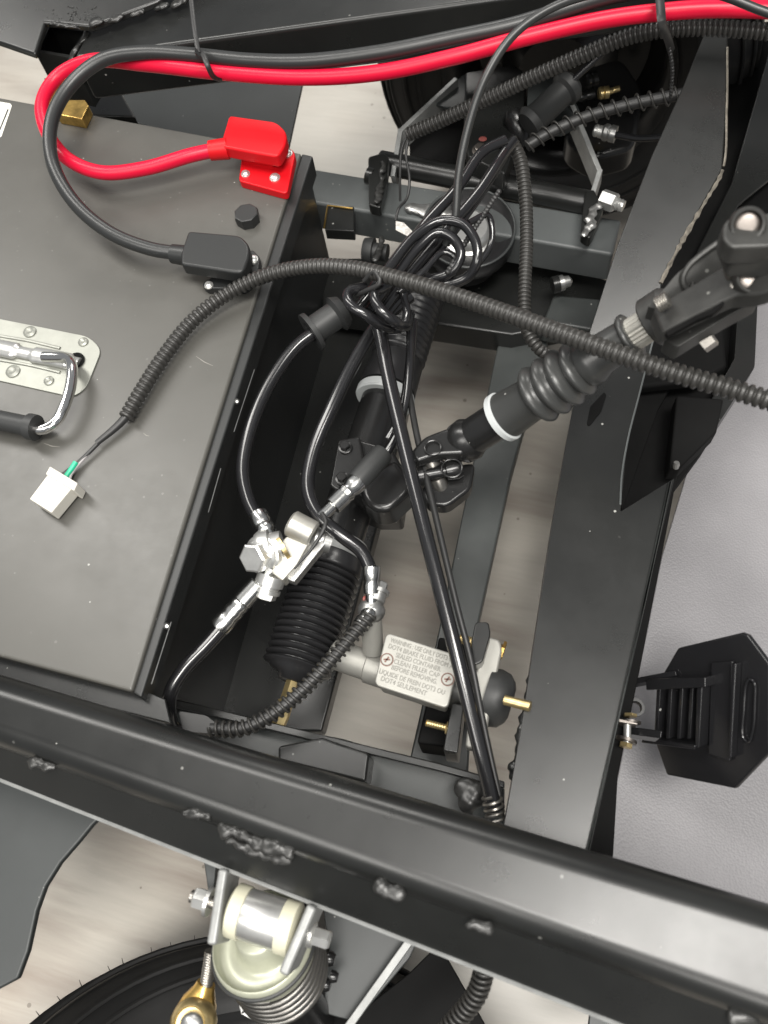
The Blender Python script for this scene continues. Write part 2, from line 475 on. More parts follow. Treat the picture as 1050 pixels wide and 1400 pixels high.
# near rail: rounded square tube crossing the bottom of the picture
NR = Plane((0, 925, 0.350), (1050, 1232, 0.372), (0, 1022, 0.350))
fslab('top_rail', [(-500, 771), (1600, 1396), (1600, 1606), (-500, 842)], NR, 0.045, 'frame_paint', 0.0135, 6, label='thick rounded rail nearest the camera')
NF = Plane((0, 1020, 0.338), (980, 1378, 0.360), (0, 1068, 0.320))
fslab('rail_flange', [(-500, 831), (1600, 1601), (1600, 1698), (-500, 868)], NF, 0.004, 'frame_paint', 0.0012, 2)
# strip under the rail on its far side (the tray the battery stands in)
fslab('tray_lip', [(-120, 860), (190, 940), (226, 956), (234, 990), (-120, 900)], 0.318, 0.003, 'frame_paint', 0.001)
# lower tray wall seen between the rail and the master cylinder
fslab('lower_sill', [(215, 960), (470, 1010), (690, 1075), (690, 1180), (190, 1040)], 0.235, 0.03, 'frame_grey', 0.002)
fslab('sill_step', [(380, 1020), (440, 1008), (505, 1030), (500, 1070), (380, 1040)], 0.262, 0.03, 'frame_paint', 0.002)
fslab('tray_edge', [(225, 952), (600, 1043), (690, 1068), (690, 1078), (600, 1054), (225, 964)], 0.252, 0.006, 'frame_paint', 0.001)

# far rail: square tube under the power cables
FR = Plane((100, 78, 0.352), (680, 0, 0.392), (125, 40, 0.352))
fslab('far_rail', [(100, 79), (680, -2), (1300, -88), (1300, -260), (300, -60), (122, 36)], FR, 0.0, 'frame_paint', 0.004, 3, vec=Vector((0, 0, -0.043)))
TB = Plane((0, 0, 0.372), (200, 0, 0.372), (0, 60, 0.362))
fslab('corner_plate', [(-80, -60), (330, -90), (215, 2), (125, 36), (62, 30), (48, 74), (-80, 30)], TB, 0.006, 'frame_paint', 0.002, label='curved dark plate at the top left corner')
# open square tube end below the corner plate
te = MB()
o4 = [(47, 70), (64, 32), (122, 40), (98, 80)]
i4 = [(54, 68), (68, 37), (115, 43), (95, 75)]
T = [P(x, y, 0.345) for x, y in o4]; I = [P(x, y, 0.345) for x, y in i4]
dn = Vector((0, 0, -0.05))
te.add(T + I + [p + dn for p in T] + [p + dn for p in I],
       [(0, 4, 5, 1), (1, 5, 6, 2), (2, 6, 7, 3), (3, 7, 4, 0)] +
       [(i, (i + 1) % 4, 8 + (i + 1) % 4, 8 + i) for i in range(4)] + [(4 + i, 12 + i, 12 + (i + 1) % 4, 4 + (i + 1) % 4) for i in range(4)] +
       [(12, 13, 14, 15)])
te.build('tube_end', 'frame_paint', frame, smooth=False)
fslab('rail_hanger', [(112, 126), (165, 125), (185, 160), (120, 158)], 0.27, 0.05, 'frame_paint', 0.002)
fslab('under_plate', [(150, 112), (415, 108), (392, 215), (150, 160)], 0.22, 0.004, 'panel_grey', 0.001)

# cross member behind the battery with its dark front face
fslab('cross_member', [(380, 222), (850, 300), (838, 348), (390, 270)], 0.240, 0.035, 'frame_blue', 0.003, 3, label='grey square tube between battery and upright plate')
fslab('lower_cross_member', [(440, 352), (700, 350), (845, 385), (835, 432), (700, 458), (440, 420)], 0.185, 0.03, 'frame_paint', 0.003, 3)
fslab('tube_stub', [(757, 402), (822, 408), (815, 452), (742, 440)], 0.20, 0.03, 'frame_grey', 0.003, 3)
# flat bar running across the vehicle, over the floor
fslab('cross_bar', [(690, 425), (762, 420), (700, 645), (648, 880), (640, 1060), (555, 1060), (600, 860), (645, 640)], 0.165, 0.02, 'frame_grey', 0.002, 3)
# dark plate carrying the steering rack
fslab('rack_plate', [(440, 380), (580, 400), (570, 500), (535, 650), (440, 1000), (240, 1000), (330, 640), (420, 460)], 0.140, 0.02, 'frame_paint', 0.002)

# big upright plate on the right
fslab('upright_plate', rounded([(800, 470), (900, 440), (872, 545), (858, 600), (848, 700), (922, 654), (884, 815), (842, 1000), (798, 1200), (682, 1170), (712, 1000), (754, 720), (775, 600)],
      [0, 0, 0, 20, 3, 2, 0, 0, 0, 0, 0, 0, 0]), 0.300, 0.028, 'frame_paint', 0.0012, 2, label='wide flat plate with cut-out beside the pedal')
UPp = Plane((810, 440, 0.3005), (900, 440, 0.3005), (960, 70, 0.37))
fslab('upper_plate', [(800, 471), (846, 330), (890, 215), (935, 115), (965, 40), (995, 40), (993, 150), (987, 233), (940, 315), (905, 385), (899, 439)], UPp, 0.012, 'frame_paint', 0.001)
MB().sweep(spline([P(x, y, .3008) for x, y in ((899, 441), (873, 543), (859, 598), (850, 650), (848, 690))], .004), .0007, 6).build('cutout_highlight', 'frame_blue', frame)  # paler strip painting the highlight on the cut-out's edge
slab('slot_shade', rounded([(802, 580), (807, 556), (826, 536), (829, 540), (822, 562), (806, 582)], 2), .3006, .0004, 'dark_void', frame, 0)  # no hole is cut: dark sheet painting the shade inside the slot
# torn flame-cut edge of the upper plate
e = [(994, 66), (993, 150), (988, 232), (965, 275), (942, 314), (922, 350), (903, 388)]
edge_path = spline([UPp(x, y) + Vector((0, 0, 0.0008)) for x, y in e], 0.003)
MB().sweep(edge_path[:len(edge_path) // 2], 0.0009, 6).build('cut_edge', 'cut_edge', frame)
MB().sweep(edge_path[len(edge_path) // 2:], [random.uniform(0.0008, 0.0024) for _ in edge_path[len(edge_path) // 2:]], 6).build('torn_edge', 'cut_edge', frame)
# panels behind it
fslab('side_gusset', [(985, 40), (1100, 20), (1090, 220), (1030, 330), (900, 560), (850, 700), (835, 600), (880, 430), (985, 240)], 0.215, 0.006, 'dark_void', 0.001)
fslab('gusset_web', [(1060, 40), (1130, 40), (1130, 180), (1010, 280), (935, 420), (905, 440), (1000, 250)], 0.235, 0.004, 'frame_paint', 0.001)
fslab('pedal_box', rounded([(880, 410), (1012, 395), (1032, 420), (1030, 502), (965, 610), (922, 668), (850, 705), (845, 600)], [0, 10, 10, 14, 0, 0, 0, 0]), 0.205, 0.02, 'dark_void', 0.002)  # shade of the box interior painted by its near-black colour
fslab('pedal_box_wall', rounded([(1012, 398), (1036, 415), (1032, 502), (985, 575), (965, 560), (1004, 490), (1008, 430)], 4), 0.225, 0.035, 'frame_paint', 0.002)
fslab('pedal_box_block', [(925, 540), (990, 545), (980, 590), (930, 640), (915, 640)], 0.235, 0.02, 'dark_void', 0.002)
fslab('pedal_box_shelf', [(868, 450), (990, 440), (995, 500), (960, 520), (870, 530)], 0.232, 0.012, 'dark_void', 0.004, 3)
MB().lathe(P(925, 632, 0.245), P(924, 640, 0.24), [(0, 0.002), (.5, 0.0026), (1, 0.002)], 10).build('small_bolt', 'zinc_dull', frame)
fslab('gap_shade', [(926, 650), (905, 760), (872, 930), (845, 1060), (838, 1180), (800, 1180), (880, 830), (920, 656)], 0.255, 0.006, 'dark_void', 0.001)  # dark sheet standing in for the shaded gap beside the plate
fslab('edge_highlight', [(919, 657), (915, 657), (878, 830), (837.5, 1010), (798, 1180), (802, 1183), (842, 1005), (884, 820)], 0.3035, 0.006, 'frame_grey', 0.0008)  # thin lighter sliver painting the highlight along the plate's right edge

# weld beads: lumpy runs along the joints
def weld(pts, w, lump=0.35, material='weld', n_sub=1):
    path = spline([P(*p) for p in pts], 0.0016)
    mb = MB()
    for i, p in enumerate(path):
        r = W(w, p) / 2 * random.uniform(1 - lump, 1 + lump)
        j = Vector((random.uniform(-1, 1), random.uniform(-1, 1), random.uniform(-.3, .3))) * r * lump
        t = frames(path)[i]
        mb.blob(p + j, t[1] * r * random.uniform(.7, 1.3), t[3] * r * random.uniform(.8, 1.3), t[2] * r * random.uniform(.4, .7), 0.04, 12, 9)
    return mb.build('weld_bead', material, frame, angle=80, remesh=0.0010)
weld([(42, 1040, 0.3455), (70, 1048, 0.3455)], 14)
weld([(252, 1110, 0.3525), (282, 1116, 0.3525)], 16)
weld([(304, 1132, 0.3515), (330, 1140, 0.3525), (352, 1153, 0.3525), (378, 1158, 0.3535), (400, 1170, 0.3535)], 17, 0.4)
weld([(312, 1142, 0.3485), (345, 1162, 0.3495), (396, 1176, 0.3515)], 12, 0.5)
weld([(518, 1214, 0.3575), (545, 1222, 0.3575)], 17)
weld([(640, 1263, 0.3625), (668, 1268, 0.3625)], 13)
weld([(1000, 1390, 0.3625), (1035, 1394, 0.3625)], 18)
for x, y in ((132, 30), (158, 26), (190, 17), (222, 9), (248, 2)):
    weld([(x - 6, y + 2, .366), (x + 5, y - 2, .368)], 11)
weld([(96, 82, .345), (105, 66, .351), (120, 44, .352)], 8, 0.3)
weld([(60, 30, .366), (95, 36, .366), (120, 38, .360)], 7, 0.3)
weld([(730, 925, .290), (720, 985, .286), (712, 1020, .284), (704, 1060, .28)], 14, 0.45, 'frame_paint')
weld([(648, 1078, .262), (640, 1110, .26)], 22, 0.5)
weld([(560, 285, .243), (600, 288, .243), (615, 296, .243)], 14, 0.5, 'zinc_dull')

# raised weld spatter beside the tube end
sp = MB()
for i in range(46):
    c = TB(random.uniform(62, 135), random.uniform(8, 34))
    r = random.uniform(.0005, .0012)
    sp.blob(c, Vector((r, 0, 0)), Vector((0, r, 0)), Vector((0, 0, r * .6)), .1, 6, 4)
sp = sp.build('weld_spatter', 'weld', frame); sp['kind'] = 'stuff'

# ------------------------------------------------------------------ lower left body panel
q = slab('body_panel', [(-120, 960), (60, 1030), (175, 1080), (126, 1128), (108, 1150), (82, 1180), (62, 1212), (50, 1245), (38, 1300), (24, 1338), (-10, 1356), (-120, 1400)], 0.262, 0.006, 'panel_grey', None, 0.0015)
tag(q, 'smooth dark grey body panel below the rail at lower left', 'panel')

# ================================================================== battery box
ZB = 0.330
bx0 = P(200, 520, 0.11)
bat = thing('battery_box', Vector((bx0.x, bx0.y, 0.11)), 'large dark grey battery box with carrying handle and two terminals', 'battery')
lid_px = [(-420, 55), (427, 212), (192, 952), (-420, 790)]
lid = pp(lid_px, ZB)
slab('lid', [(-420, 55), (412, 209), (180, 946), (-420, 785)], ZB, 0.016, 'lid_paint', bat, 0.0022, 3)
# the folded rim of the case, a dark strip along the lid
ctr = sum(lid, Vector()) / 4
slab('lid_rim', [(412.5, 209.5), (428, 213), (193, 955), (180.5, 947)], ZB - 0.0035, 0.020, 'black_cover', bat, 0.0015)
slab('case_wall', [(-420, 62), (420, 218), (186, 946), (-420, 786)], ZB - 0.0165, 0.205, 'black_cover', bat, 0.003, 3)
# pale line segments along the lid's lower lip
for a, b in (((346, 505), (318, 590)), ((300, 640), (283, 700)), ((232, 850), (205, 935))):
    MB().sweep([P(*a, ZB - .0035) + Vector((.001, 0, .0)), P(*b, ZB - .0035) + Vector((.001, 0, .0))], 0.0003, 5).build('lip_line', 'zinc_dull', bat)
for x, y in ((324, 549), (228, 856)):
    MB().lathe(P(x, y, ZB - .006), P(x, y, ZB - .0015), [(0, .0022), (.6, .0022), (1, .001)], 8).build('rim_screw', 'zinc_dull', bat)

# light scratches in the paint
for a, b in (((268, 487), (291, 500)), ((60, 606), (82, 611)), ((196, 592), (204, 596))):
    MB().sweep([P(*a, ZB), P((a[0] + b[0]) / 2, (a[1] + b[1]) / 2 + 1.5, ZB), P(*b, ZB)], [.0001, .00028, .0001], 5, flat=.25).build('scratch', 'scratch', bat)
# handle plate
HP = ZB + 0.0012
hp = slab('handle_plate', rounded([(-160, 404), (122, 460), (139, 478), (118, 530), (100, 543), (-160, 485)], [0, 14, 10, 14, 10, 0]), HP, 0.0016, 'galv_sheet', bat, 0.0004, 2)
for (x, y, r) in ((41, 454, 9), (114, 468, 7), (18, 508, 10), (67, 521, 7), (-30, 440, 9)):
    c = P(x, y, HP)
    MB().lathe(c, c + UP * .0018, [(0, W(r, c)), (.5, W(r, c)), (.9, W(r * .75, c)), (1, W(r * .6, c)), (.75, W(r * .42, c)), (.7, W(.2, c))], 18, cap=False).build('rivet', 'galv_sheet', hp)
barrel = MB()
pth = spline([P(x, y, HP + .0015) for x, y in ((-160, 445), (0, 476), (40, 484), (75, 490), (108, 497))], 0.002)
rr = []
for i, p in enumerate(pth):
    u = i / (len(pth) - 1)
    rr.append(W(13 if u < .70 else (9 if u < .78 else (12.5 if u < .96 else 9)), p))
barrel.sweep(pth, rr, 16, flat=.55); barrel.build('spring_barrel', 'zinc', hp, angle=50)
for off in (-17, 16):
    MB().sweep(spline([P(x, y + off, HP + .0004) for x, y in ((-160, 445), (0, 476), (40, 483), (82, 493))], 0.003), W(2.2, pth[0]), 8, flat=.6).build('pressed_ridge', 'galv_sheet', hp)
cc = P(103, 493, HP + .0008)
MB().lathe(cc, cc + UP * .0004, [(0, W(13, cc)), (1, W(13, cc))], 20).build('barrel_slot', 'dark_void', hp)
bail = [(60, 488, HP + .006), (90, 490, HP + .009), (98, 500, HP + .013), (96, 530, HP + .014), (86, 560, HP + .013), (76, 577, HP + .012), (58, 587, HP + .011), (30, 582, HP + .011)]
hose('bail', bail, (15, 15), 'chrome', bat, 14, 0.0015)
g0, g1 = P(50, 585, HP + .011), P(-170, 540, HP + .011)
gr = W(14, g0)
MB().lathe(g0, g1, [(0, gr * .7), (0.0, gr * 1.28), (.02, gr * 1.3), (.045, gr * 1.3), (.05, gr), (1, gr)], 22).build('grip', 'rubber', bat)

# vent cap
c = P(340, 302, ZB)
MB().lathe(c - UP * .004, c + UP * .009, [(0, W(16, c)), (.8, W(17.5, c)), (.97, W(16.5, c)), (1, W(15, c))], 8).build('vent_cap', 'black_cover', bat, angle=25)

# sticker at the left edge
s_ = slab('sticker', rounded([(-90, 124), (17, 142), (2, 186), (-100, 260)], [2, 5, 0, 2]), ZB + .0004, 0.0003, 'sticker', bat, 0)
slab('sticker_line', [(10, 149), (12, 149.6), (-3, 186), (-5, 186)], ZB + .0006, 0.0001, 'dark_ink', s_, 0)

# terminals: a soft cover over a screwed base
def terminal(base_px, cover_px, top_shift, material, zc, label, screws, stub):
    t = slab('terminal', rounded(base_px, 5), ZB + .007, 0.0075, material, bat, 0.0012, 2)
    t['label'] = label
    top = [P(x, y, zc) for x, y in cover_px]
    mb = MB(); mb.prism(top, Vector((0, 0, -.0115)))
    mb.build('cover', material, t, 0.0045, 5)
    ctr_ = sum(top, Vector()) / len(top); post = [ctr_ + (p - ctr_) * .55 - UP * .0110 for p in top]
    MB().prism(post, Vector((0, 0, -(zc - .0110 - ZB - .006)))).build('post', material, t, .001)
    for (x, y, r) in screws:
        c = P(x, y, ZB + .007)
        b = MB(); b.lathe(c, c + UP * .0012, [(0, W(r * 1.25, c)), (1, W(r * 1.25, c))], 18)
        b.lathe(c + UP * .0012, c + UP * .0034, [(0, W(r, c)), (.6, W(r, c)), (1, W(r * .6, c))], 14)
        b.build('screw', 'zinc', t)
    a, b_ = stub
    MB().lathe(P(*a), P(*b_), [(0, W(14, P(*a))), (1, W(13, P(*a)))], 18).build('cable_collar', material, t)
terminal([(330, 214), (398, 202), (404, 210), (393, 262), (388, 264), (326, 247)],
         rounded([(313, 157), (378, 166), (392, 180), (391, 196), (380, 214), (345, 208), (303, 200), (303, 190)], [5, 8, 10, 8, 6, 3, 4, 4]), 0, 'red_cover', ZB + .027,
         'bright red battery terminal with soft cover', [(376, 244, 6), (336, 239, 5), (393, 211, 6)], ((312, 203, ZB + .020), (287, 206, ZB + .020)))
terminal([(275, 388), (345, 340), (356, 352), (352, 378), (335, 394), (282, 394)],
         rounded([(257, 315), (328, 321), (341, 334), (341, 350), (332, 372), (318, 372), (247, 361), (247, 345)], [5, 8, 10, 8, 6, 3, 4, 4]), 0, 'black_cover', ZB + .025,
         'black battery terminal with soft cover', [(346, 356, 6), (286, 391, 5)], ((258, 350, ZB + .016), (236, 347, ZB + .016)))

# gilt hinge on the far edge of the battery and strap on its right flank
hg = thing('hinge_bracket', P(95, 150, .30), 'yellow zinc plated bracket at the far left edge of the battery', 'bracket', 'yellow zinc brackets holding the battery')
slab('leaf', [(83, 136), (116, 136), (121, 144), (112, 163), (76, 156)], .340, .010, 'gold_zinc', hg, .001)
slab('arm', [(60, 106), (72, 108), (92, 140), (80, 160), (64, 150)], .336, .004, 'gold_zinc', hg, .0008)
c = P(88, 122, .325); MB().lathe(c - UP * .006, c + UP * .004, [(0, .004), (.8, .004), (1, .003)], 12).build('pin', 'gold_pale', hg)
hg2 = thing('hinge_bracket', P(462, 300, .22), 'dark gold edged bracket at the right flank of the battery', 'bracket', 'yellow zinc brackets holding the battery')
slab('leaf', [(448, 282), (484, 282), (484, 316), (444, 314)], .252, .012, 'frame_paint', hg2, .001)
MB().sweep([P(443, 312, .2535), P(448, 281, .2535), P(482, 285, .2535)], .0009, 6).build('bright_edge', 'gold_zinc', hg2)

# ================================================================== far wheel and suspension
def wheel(center, axis, R, Wd, label, hairs=0):
    w = thing('wheel', center - UP * R, label, 'wheel', 'black tyred front wheels')
    h = Wd / 2
    a = center - axis * h; b = center + axis * h        # b = inner side
    prof = [(.10, R * .60), (.02, R * .66), (.0, R * .75), (.04, R * .88), (.13, R * .955), (.24, R * .985), (.5, R), (.76, R * .985), (.87, R * .955), (.96, R * .88), (1.0, R * .75), (.985, R * .68), (.97, R * .67), (.965, R * .64), (.93, R * .62), (.90, R * .60)]
    mb = MB().lathe(a, b, prof, 72, cap=False)
    ty = mb.build('tyre', 'tyre', w, angle=60)
    for q, rr_ in ((.955, .905), (.99, .80), (.88, .955), (.80, .978), (1.0, .72)):
        p = a.lerp(b, q); n = 72; u = axis.orthogonal().normalized(); v = axis.cross(u)
        MB().sweep([p + (u * math.cos(2 * math.pi * k / n) + v * math.sin(2 * math.pi * k / n)) * R * rr_ for k in range(n + 1)], R * .010, 6).build('sidewall_ring', 'tyre', ty)
    u = axis.orthogonal().normalized(); v = axis.cross(u)
    MB().lathe(a, b, [(.12, R * .61), (.10, R * .58), (.30, R * .54), (.70, R * .54), (.90, R * .58), (.92, R * .61), (.90, R * .56), (.72, R * .50), (.55, R * .46), (.50, R * .12)], 56, cap=False).build('rim', 'joint_black', w, angle=50)
    MB().lathe(a.lerp(b, .5), a.lerp(b, .86), [(0, R * .30), (.7, R * .30), (.8, R * .27), (1, R * .2)], 36).build('hub', 'joint_black', w)
    for k in range(4):
        w_ = 2 * math.pi * (k + .3) / 4; rd = u * math.cos(w_) + v * math.sin(w_)
        c = a.lerp(b, .74) + rd * R * .36
        MB().hexa(c, c + axis * .012, .007).build('lug_nut', 'steel', w)
    if hairs:
        for k in range(hairs):
            w_ = 2 * math.pi * (k + random.uniform(-.3, .3)) / hairs; rd = u * math.cos(w_) + v * math.sin(w_)
            c = a.lerp(b, .86) + rd * R * .955
            d = (rd + axis * random.uniform(.1, .5) + Vector((random.uniform(-.2, .2),) * 3)).normalized()
            MB().sweep([c, c + d * .004, c + d * .008 + axis * .001], [.0005, .0004, .0002], 5).build('rubber_hair', 'tyre', ty)
    return w
FWC = P(770, 55, 0.20)
wheel(FWC, Vector((0.05, -1.0, 0.05)).normalized(), 0.200, 0.16, 'far wheel with black tyre and dark rim behind the conduits')
NWC = P(345, 1765, 0.19)
wheel(NWC, Vector((0.03, 0.78, 0.62)).normalized(), 0.205, 0.17, 'near wheel, its tyre showing small rubber hairs below the rail', hairs=70)

# far suspension arm: pivot tube, two flat edge bars, plates and a pivot bolt
arm = thing('suspension_arm', P(680, 240, .16), 'black far suspension arm with round pivot tube and bent edge bars', 'suspension arm')
a, b = P(520, 222, .245), P(806, 278, .245); r = W(15.5, a)
MB().lathe(a, b, [(0, r), (1, r)], 24).build('pivot_tube', 'frame_paint', arm)
def bar(name, pts, tw, hgt, material, parent):          # flat bar on edge along a polyline
    for i in range(len(pts) - 1):
        p, q = P(*pts[i]), P(*pts[i + 1]); d = (q - p).normalized(); s = d.cross(UP).normalized(); n = s.cross(d)
        MB().box((p + q) / 2 - n * hgt / 2, d * ((q - p).length / 2 + tw * .4), s * tw / 2, n * hgt / 2).build(name, material, parent, .0006)
bar('edge_bar', [(537, 238, .25), (547, 178, .262), (622, 108, .27)], .0045, .022, 'arm_edge', arm)
bar('edge_bar', [(764, 92, .28), (774, 122, .28), (820, 233, .258), (806, 278, .25)], .0045, .022, 'arm_edge', arm)
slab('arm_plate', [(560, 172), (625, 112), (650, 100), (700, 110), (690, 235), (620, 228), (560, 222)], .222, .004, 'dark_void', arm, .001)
slab('grey_web', [(592, 140), (632, 103), (648, 96), (640, 148), (606, 146)], .262, .003, 'panel_grey', arm, .0006)
slab('tower_plate', [(636, 98), (700, 88), (722, 100), (712, 180), (690, 238), (640, 214), (634, 180)], .275, .02, 'frame_paint', arm, .002)
for (x, y), z in (((516, 240), .262), ((806, 300), .262)):
    p = P(x, y, z)
    if x < 600: pts = rounded([(503, 214), (524, 208), (532, 214), (528, 250), (520, 284), (504, 280)], 4)
    else: pts = rounded([(800, 262), (812, 258), (826, 284), (812, 318), (806, 326), (794, 318), (797, 285)], 4)
    slab('pivot_tab', pts, z, .012, 'frame_paint', arm, .0015)
w1 = MB()
for i in range(16):
    c = P(524 - i * .5 + random.uniform(-2, 2), 222 + i * 3.6, .2645); rr_ = random.uniform(.0022, .0042)
    w1.blob(c, Vector((rr_, 0, 0)), Vector((0, rr_ * .9, 0)), UP * rr_ * .6, .2)
w1.build('weld_bead', 'weld', arm, angle=80, remesh=0.0010)
w2 = MB()
for i in range(16):
    c = P(815 - i * .9 + random.uniform(-4, 4), 282 + i * 2.6, .2645); rr_ = random.uniform(.0025, .0045)
    w2.blob(c, Vector((rr_, 0, 0)), Vector((0, rr_ * .9, 0)), UP * rr_ * .6, .25)
w2.build('weld_bead', 'zinc_dull', arm, angle=80, remesh=0.0010)
p = P(822, 271, .262); ax = (P(852, 282, .262) - p).normalized()
bt = MB().hexa(p, p + ax * W(22, p), W(13, p)); bt.lathe(p + ax * W(22, p), p + ax * W(33, p), [(0, W(8, p)), (.2, W(8.5, p)), (.4, W(7.5, p)), (.6, W(8.5, p)), (.8, W(7.5, p)), (1, W(7.5, p))], 14)
bt.build('pivot_nut', 'zinc', arm, angle=25)
p = P(500, 268, .262)
MB().lathe(P(503, 240, .255), P(513, 243, .255), [(0, .008), (.8, .008), (1, .006)], 16).build('bolt_head', 'frame_paint', arm)
p = P(764, 388, .215); ax = (P(784, 383, .215) - p).normalized()
nb = thing('frame_bolt', p, 'small silver domed bolt beside the lower cross member', 'bolt')
MB().lathe(p, p + ax * .012, [(0, .007), (.35, .007), (.4, .0055), (.8, .005), (1, .002)], 16).build('head', 'zinc_dull', nb)
MB().lathe(p - ax * .006, p, [(0, .0075), (1, .0075)], 16).build('washer', 'frame_paint', nb)
p = P(515, 340, .225)
nb = thing('pivot_boss', p, 'small black boss with weld below the grey cross member', 'boss')
MB().lathe(P(498, 342, .225), P(530, 346, .225), [(0, .011), (.2, .012), (.4, .012), (.41, .008), (1, .008)], 18).build('sleeve', 'rubber', nb)
w1 = MB()
for i in range(9):
    c = P(523 - i * 1.2 + random.uniform(-2, 2), 326 + i * 3.6, .236); rr_ = random.uniform(.0025, .004)
    w1.blob(c, Vector((rr_, 0, 0)), Vector((0, rr_ * .9, 0)), UP * rr_ * .6, .2)
w1.build('weld_bead', 'weld', nb, angle=80, remesh=0.0010)

# far brake knuckle in front of the wheel
kn = thing('brake_knuckle', P(760, 160, .17), 'far brake knuckle with rubber boot and silver hose fitting', 'brake')
slab('plate', [(722, 108), (768, 103), (774, 140), (740, 170), (720, 160)], .285, .006, 'panel_grey', kn, .001)
slab('lug', [(756, 150), (784, 132), (796, 158), (770, 172), (752, 172)], .272, .012, 'panel_grey', kn, .001)
a, b = P(722, 172, .292), P(784, 112, .305)
MB().lathe(a, b, [(0, .012), (.1, .015), (.18, .012), (.75, .0115), (.8, .0145), (.92, .0145), (1, .010)], 22).build('rubber_boot', 'rubber', kn)
hose('brake_line', [(775, 118, .31), (810, 85, .325), (850, 50, .34)], (9, 9), 'hose', kn)
a, b = P(700, 150, .285), P(716, 200, .262)
MB().lathe(a, b, [(0, .006), (.2, .010), (.7, .010), (1, .006)], 20).build('ball_joint', 'joint_black', kn)
for (x0, y0, x1, y1, r, m, n) in ((790, 134, 812, 128, 6, 'frame_paint', 'stud'), (818, 128, 832, 126, 8, 'gold_pale', 'nipple'), (830, 126, 846, 121, 4, 'gold_pale', 'nipple_tip'), (800, 112, 815, 108, 11, 'joint_black', 'bush'), (824, 180, 842, 184, 11, 'zinc_dull', 'hose_fitting'), (812, 178, 824, 181, 8, 'zinc', 'hose_fitting')):
    p = P(x0, y0, .265); q_ = P(x1, y1, .265); rr_ = W(r, p)
    MB().lathe(p, q_, [(0, rr_ * .8), (.15, rr_), (.4, rr_), (.5, rr_ * .85), (.6, rr_), (1, rr_)], 16).build(n, m, kn)
hose('outlet_hose', [(840, 184, .265), (870, 189, .26), (912, 187, .255)], (9, 9), 'hose', kn)
slab('caliper', rounded([(790, 95), (850, 75), (880, 120), (870, 200), (810, 215), (770, 190)], 18), .235, .03, 'joint_black', kn, .006, 3)

# pale strips behind the arm (rim lip seen through the wheel)
sl = thing('red_bolt', P(660, 205, .275), 'red marked bolt on the black tower plate', 'bolt')
c = P(656, 206, .2755); bolt_head(MB(), c, UP, .0052, .005).build('head', 'copper_steel', sl)
c = P(660, 190, .2756); MB().blob(c, Vector((.004, 0, 0)), Vector((0, .003, 0)), UP * .0004, .1).build('paint_mark', 'red_paint', sl)
yr = slab('yellow_strip', [(584, 216), (596, 172), (604, 174), (596, 218)], .20, .003, 'nylon', None, .0005)
tag(yr, 'narrow pale yellow strip between suspension arm and far wheel', 'strip')

# ================================================================== round black mount behind the looped hoses
rd = thing('round_mount', P(640, 325, .20), 'round black dish with pale rim and silver centre behind looped hoses', 'mount')
c = P(640, 322, .235); R_ = W(64, c); tilt = Vector((.10, -.12, 1)).normalized()
MB().lathe(c - tilt * .035, c + tilt * .012, [(0, R_ * .72), (.35, R_ * .80), (.6, R_ * .98), (.85, R_), (.97, R_ * .985), (1.0, R_ * .95), (.9, R_ * .90), (.72, R_ * .70), (.70, R_ * .62), (.70, .002)], 48, cap=False).build('dish', 'rubber_gloss', rd)
n = 60; u = tilt.orthogonal().normalized(); v = tilt.cross(u)
MB().sweep([c + tilt * .012 + (u * math.cos(2 * math.pi * k / n) + v * math.sin(2 * math.pi * k / n)) * R_ * .965 for k in range(n + 1)], .0012, 8).build('rim', 'panel_grey', rd)
MB().lathe(c - tilt * .004, c + tilt * .014, [(0, R_ * .58), (.5, R_ * .57), (.55, R_ * .50), (.85, R_ * .46), (1, R_ * .38), (1, .001)], 40, cap=False).build('silver_centre', 'zinc', rd)

# ================================================================== steering rack
rk = thing('steering_rack', P(470, 700, .15), 'black steering rack with ribbed bellows at both ends', 'steering rack')
def LZ(t, a, b): return a.lerp(b, t)
A0, A1 = P(575, 395, .225), P(376, 1005, .2365)
def RP(py, dz=0.0):                                     # point of the rack axis at photo row py
    lo, hi = 0.0, 1.0
    def row(t):
        c = ROT.transposed() @ (A0.lerp(A1, t) - CAM); return 700 - c.y / -c.z * F
    for _ in range(40):
        m = (lo + hi) / 2
        if row(m) < py: lo = m
        else: hi = m
    return A0.lerp(A1, lo)
def ribs(n, r_out, r_in, q0, q1):
    out = []
    for i in range(n):
        s = q0 + (q1 - q0) * i / n; d = (q1 - q0) / n
        out += [(s, r_in), (s + d * .25, r_out * .97), (s + d * .45, r_out), (s + d * .65, r_out * .97), (s + d * .9, r_in)]
    return out
p, q_ = RP(385), RP(535); r = W(37, p)
MB().lathe(p, q_, [(0, r)] + ribs(12, r, r * .84, .02, .72) + [(.74, r * .95), (.98, r), (1, r)], 28).build('upper_bellows', 'rubber_gloss', rk, angle=70)
p, q_ = RP(538), RP(549); MB().lathe(p, q_, [(0, r * 1.0), (.2, r * 1.03), (.8, r * 1.03), (1, r * .98)], 32).build('white_clamp', 'white_ring', rk)
p, q_ = RP(549), RP(760); r2 = W(31, p)
MB().lathe(p, q_, [(0, r2), (1, r2)], 28).build('rack_tube', 'joint_black', rk)
p, q_ = RP(738), RP(762); r3 = W(43, p)
MB().lathe(p, q_, [(0, r3 * .82), (.1, r3 * .98), (.5, r3), (1, r3 * .99)], 36).build('grey_clamp', 'arm_edge', rk)
p, q_ = RP(758), RP(932); r3 = W(44, p)
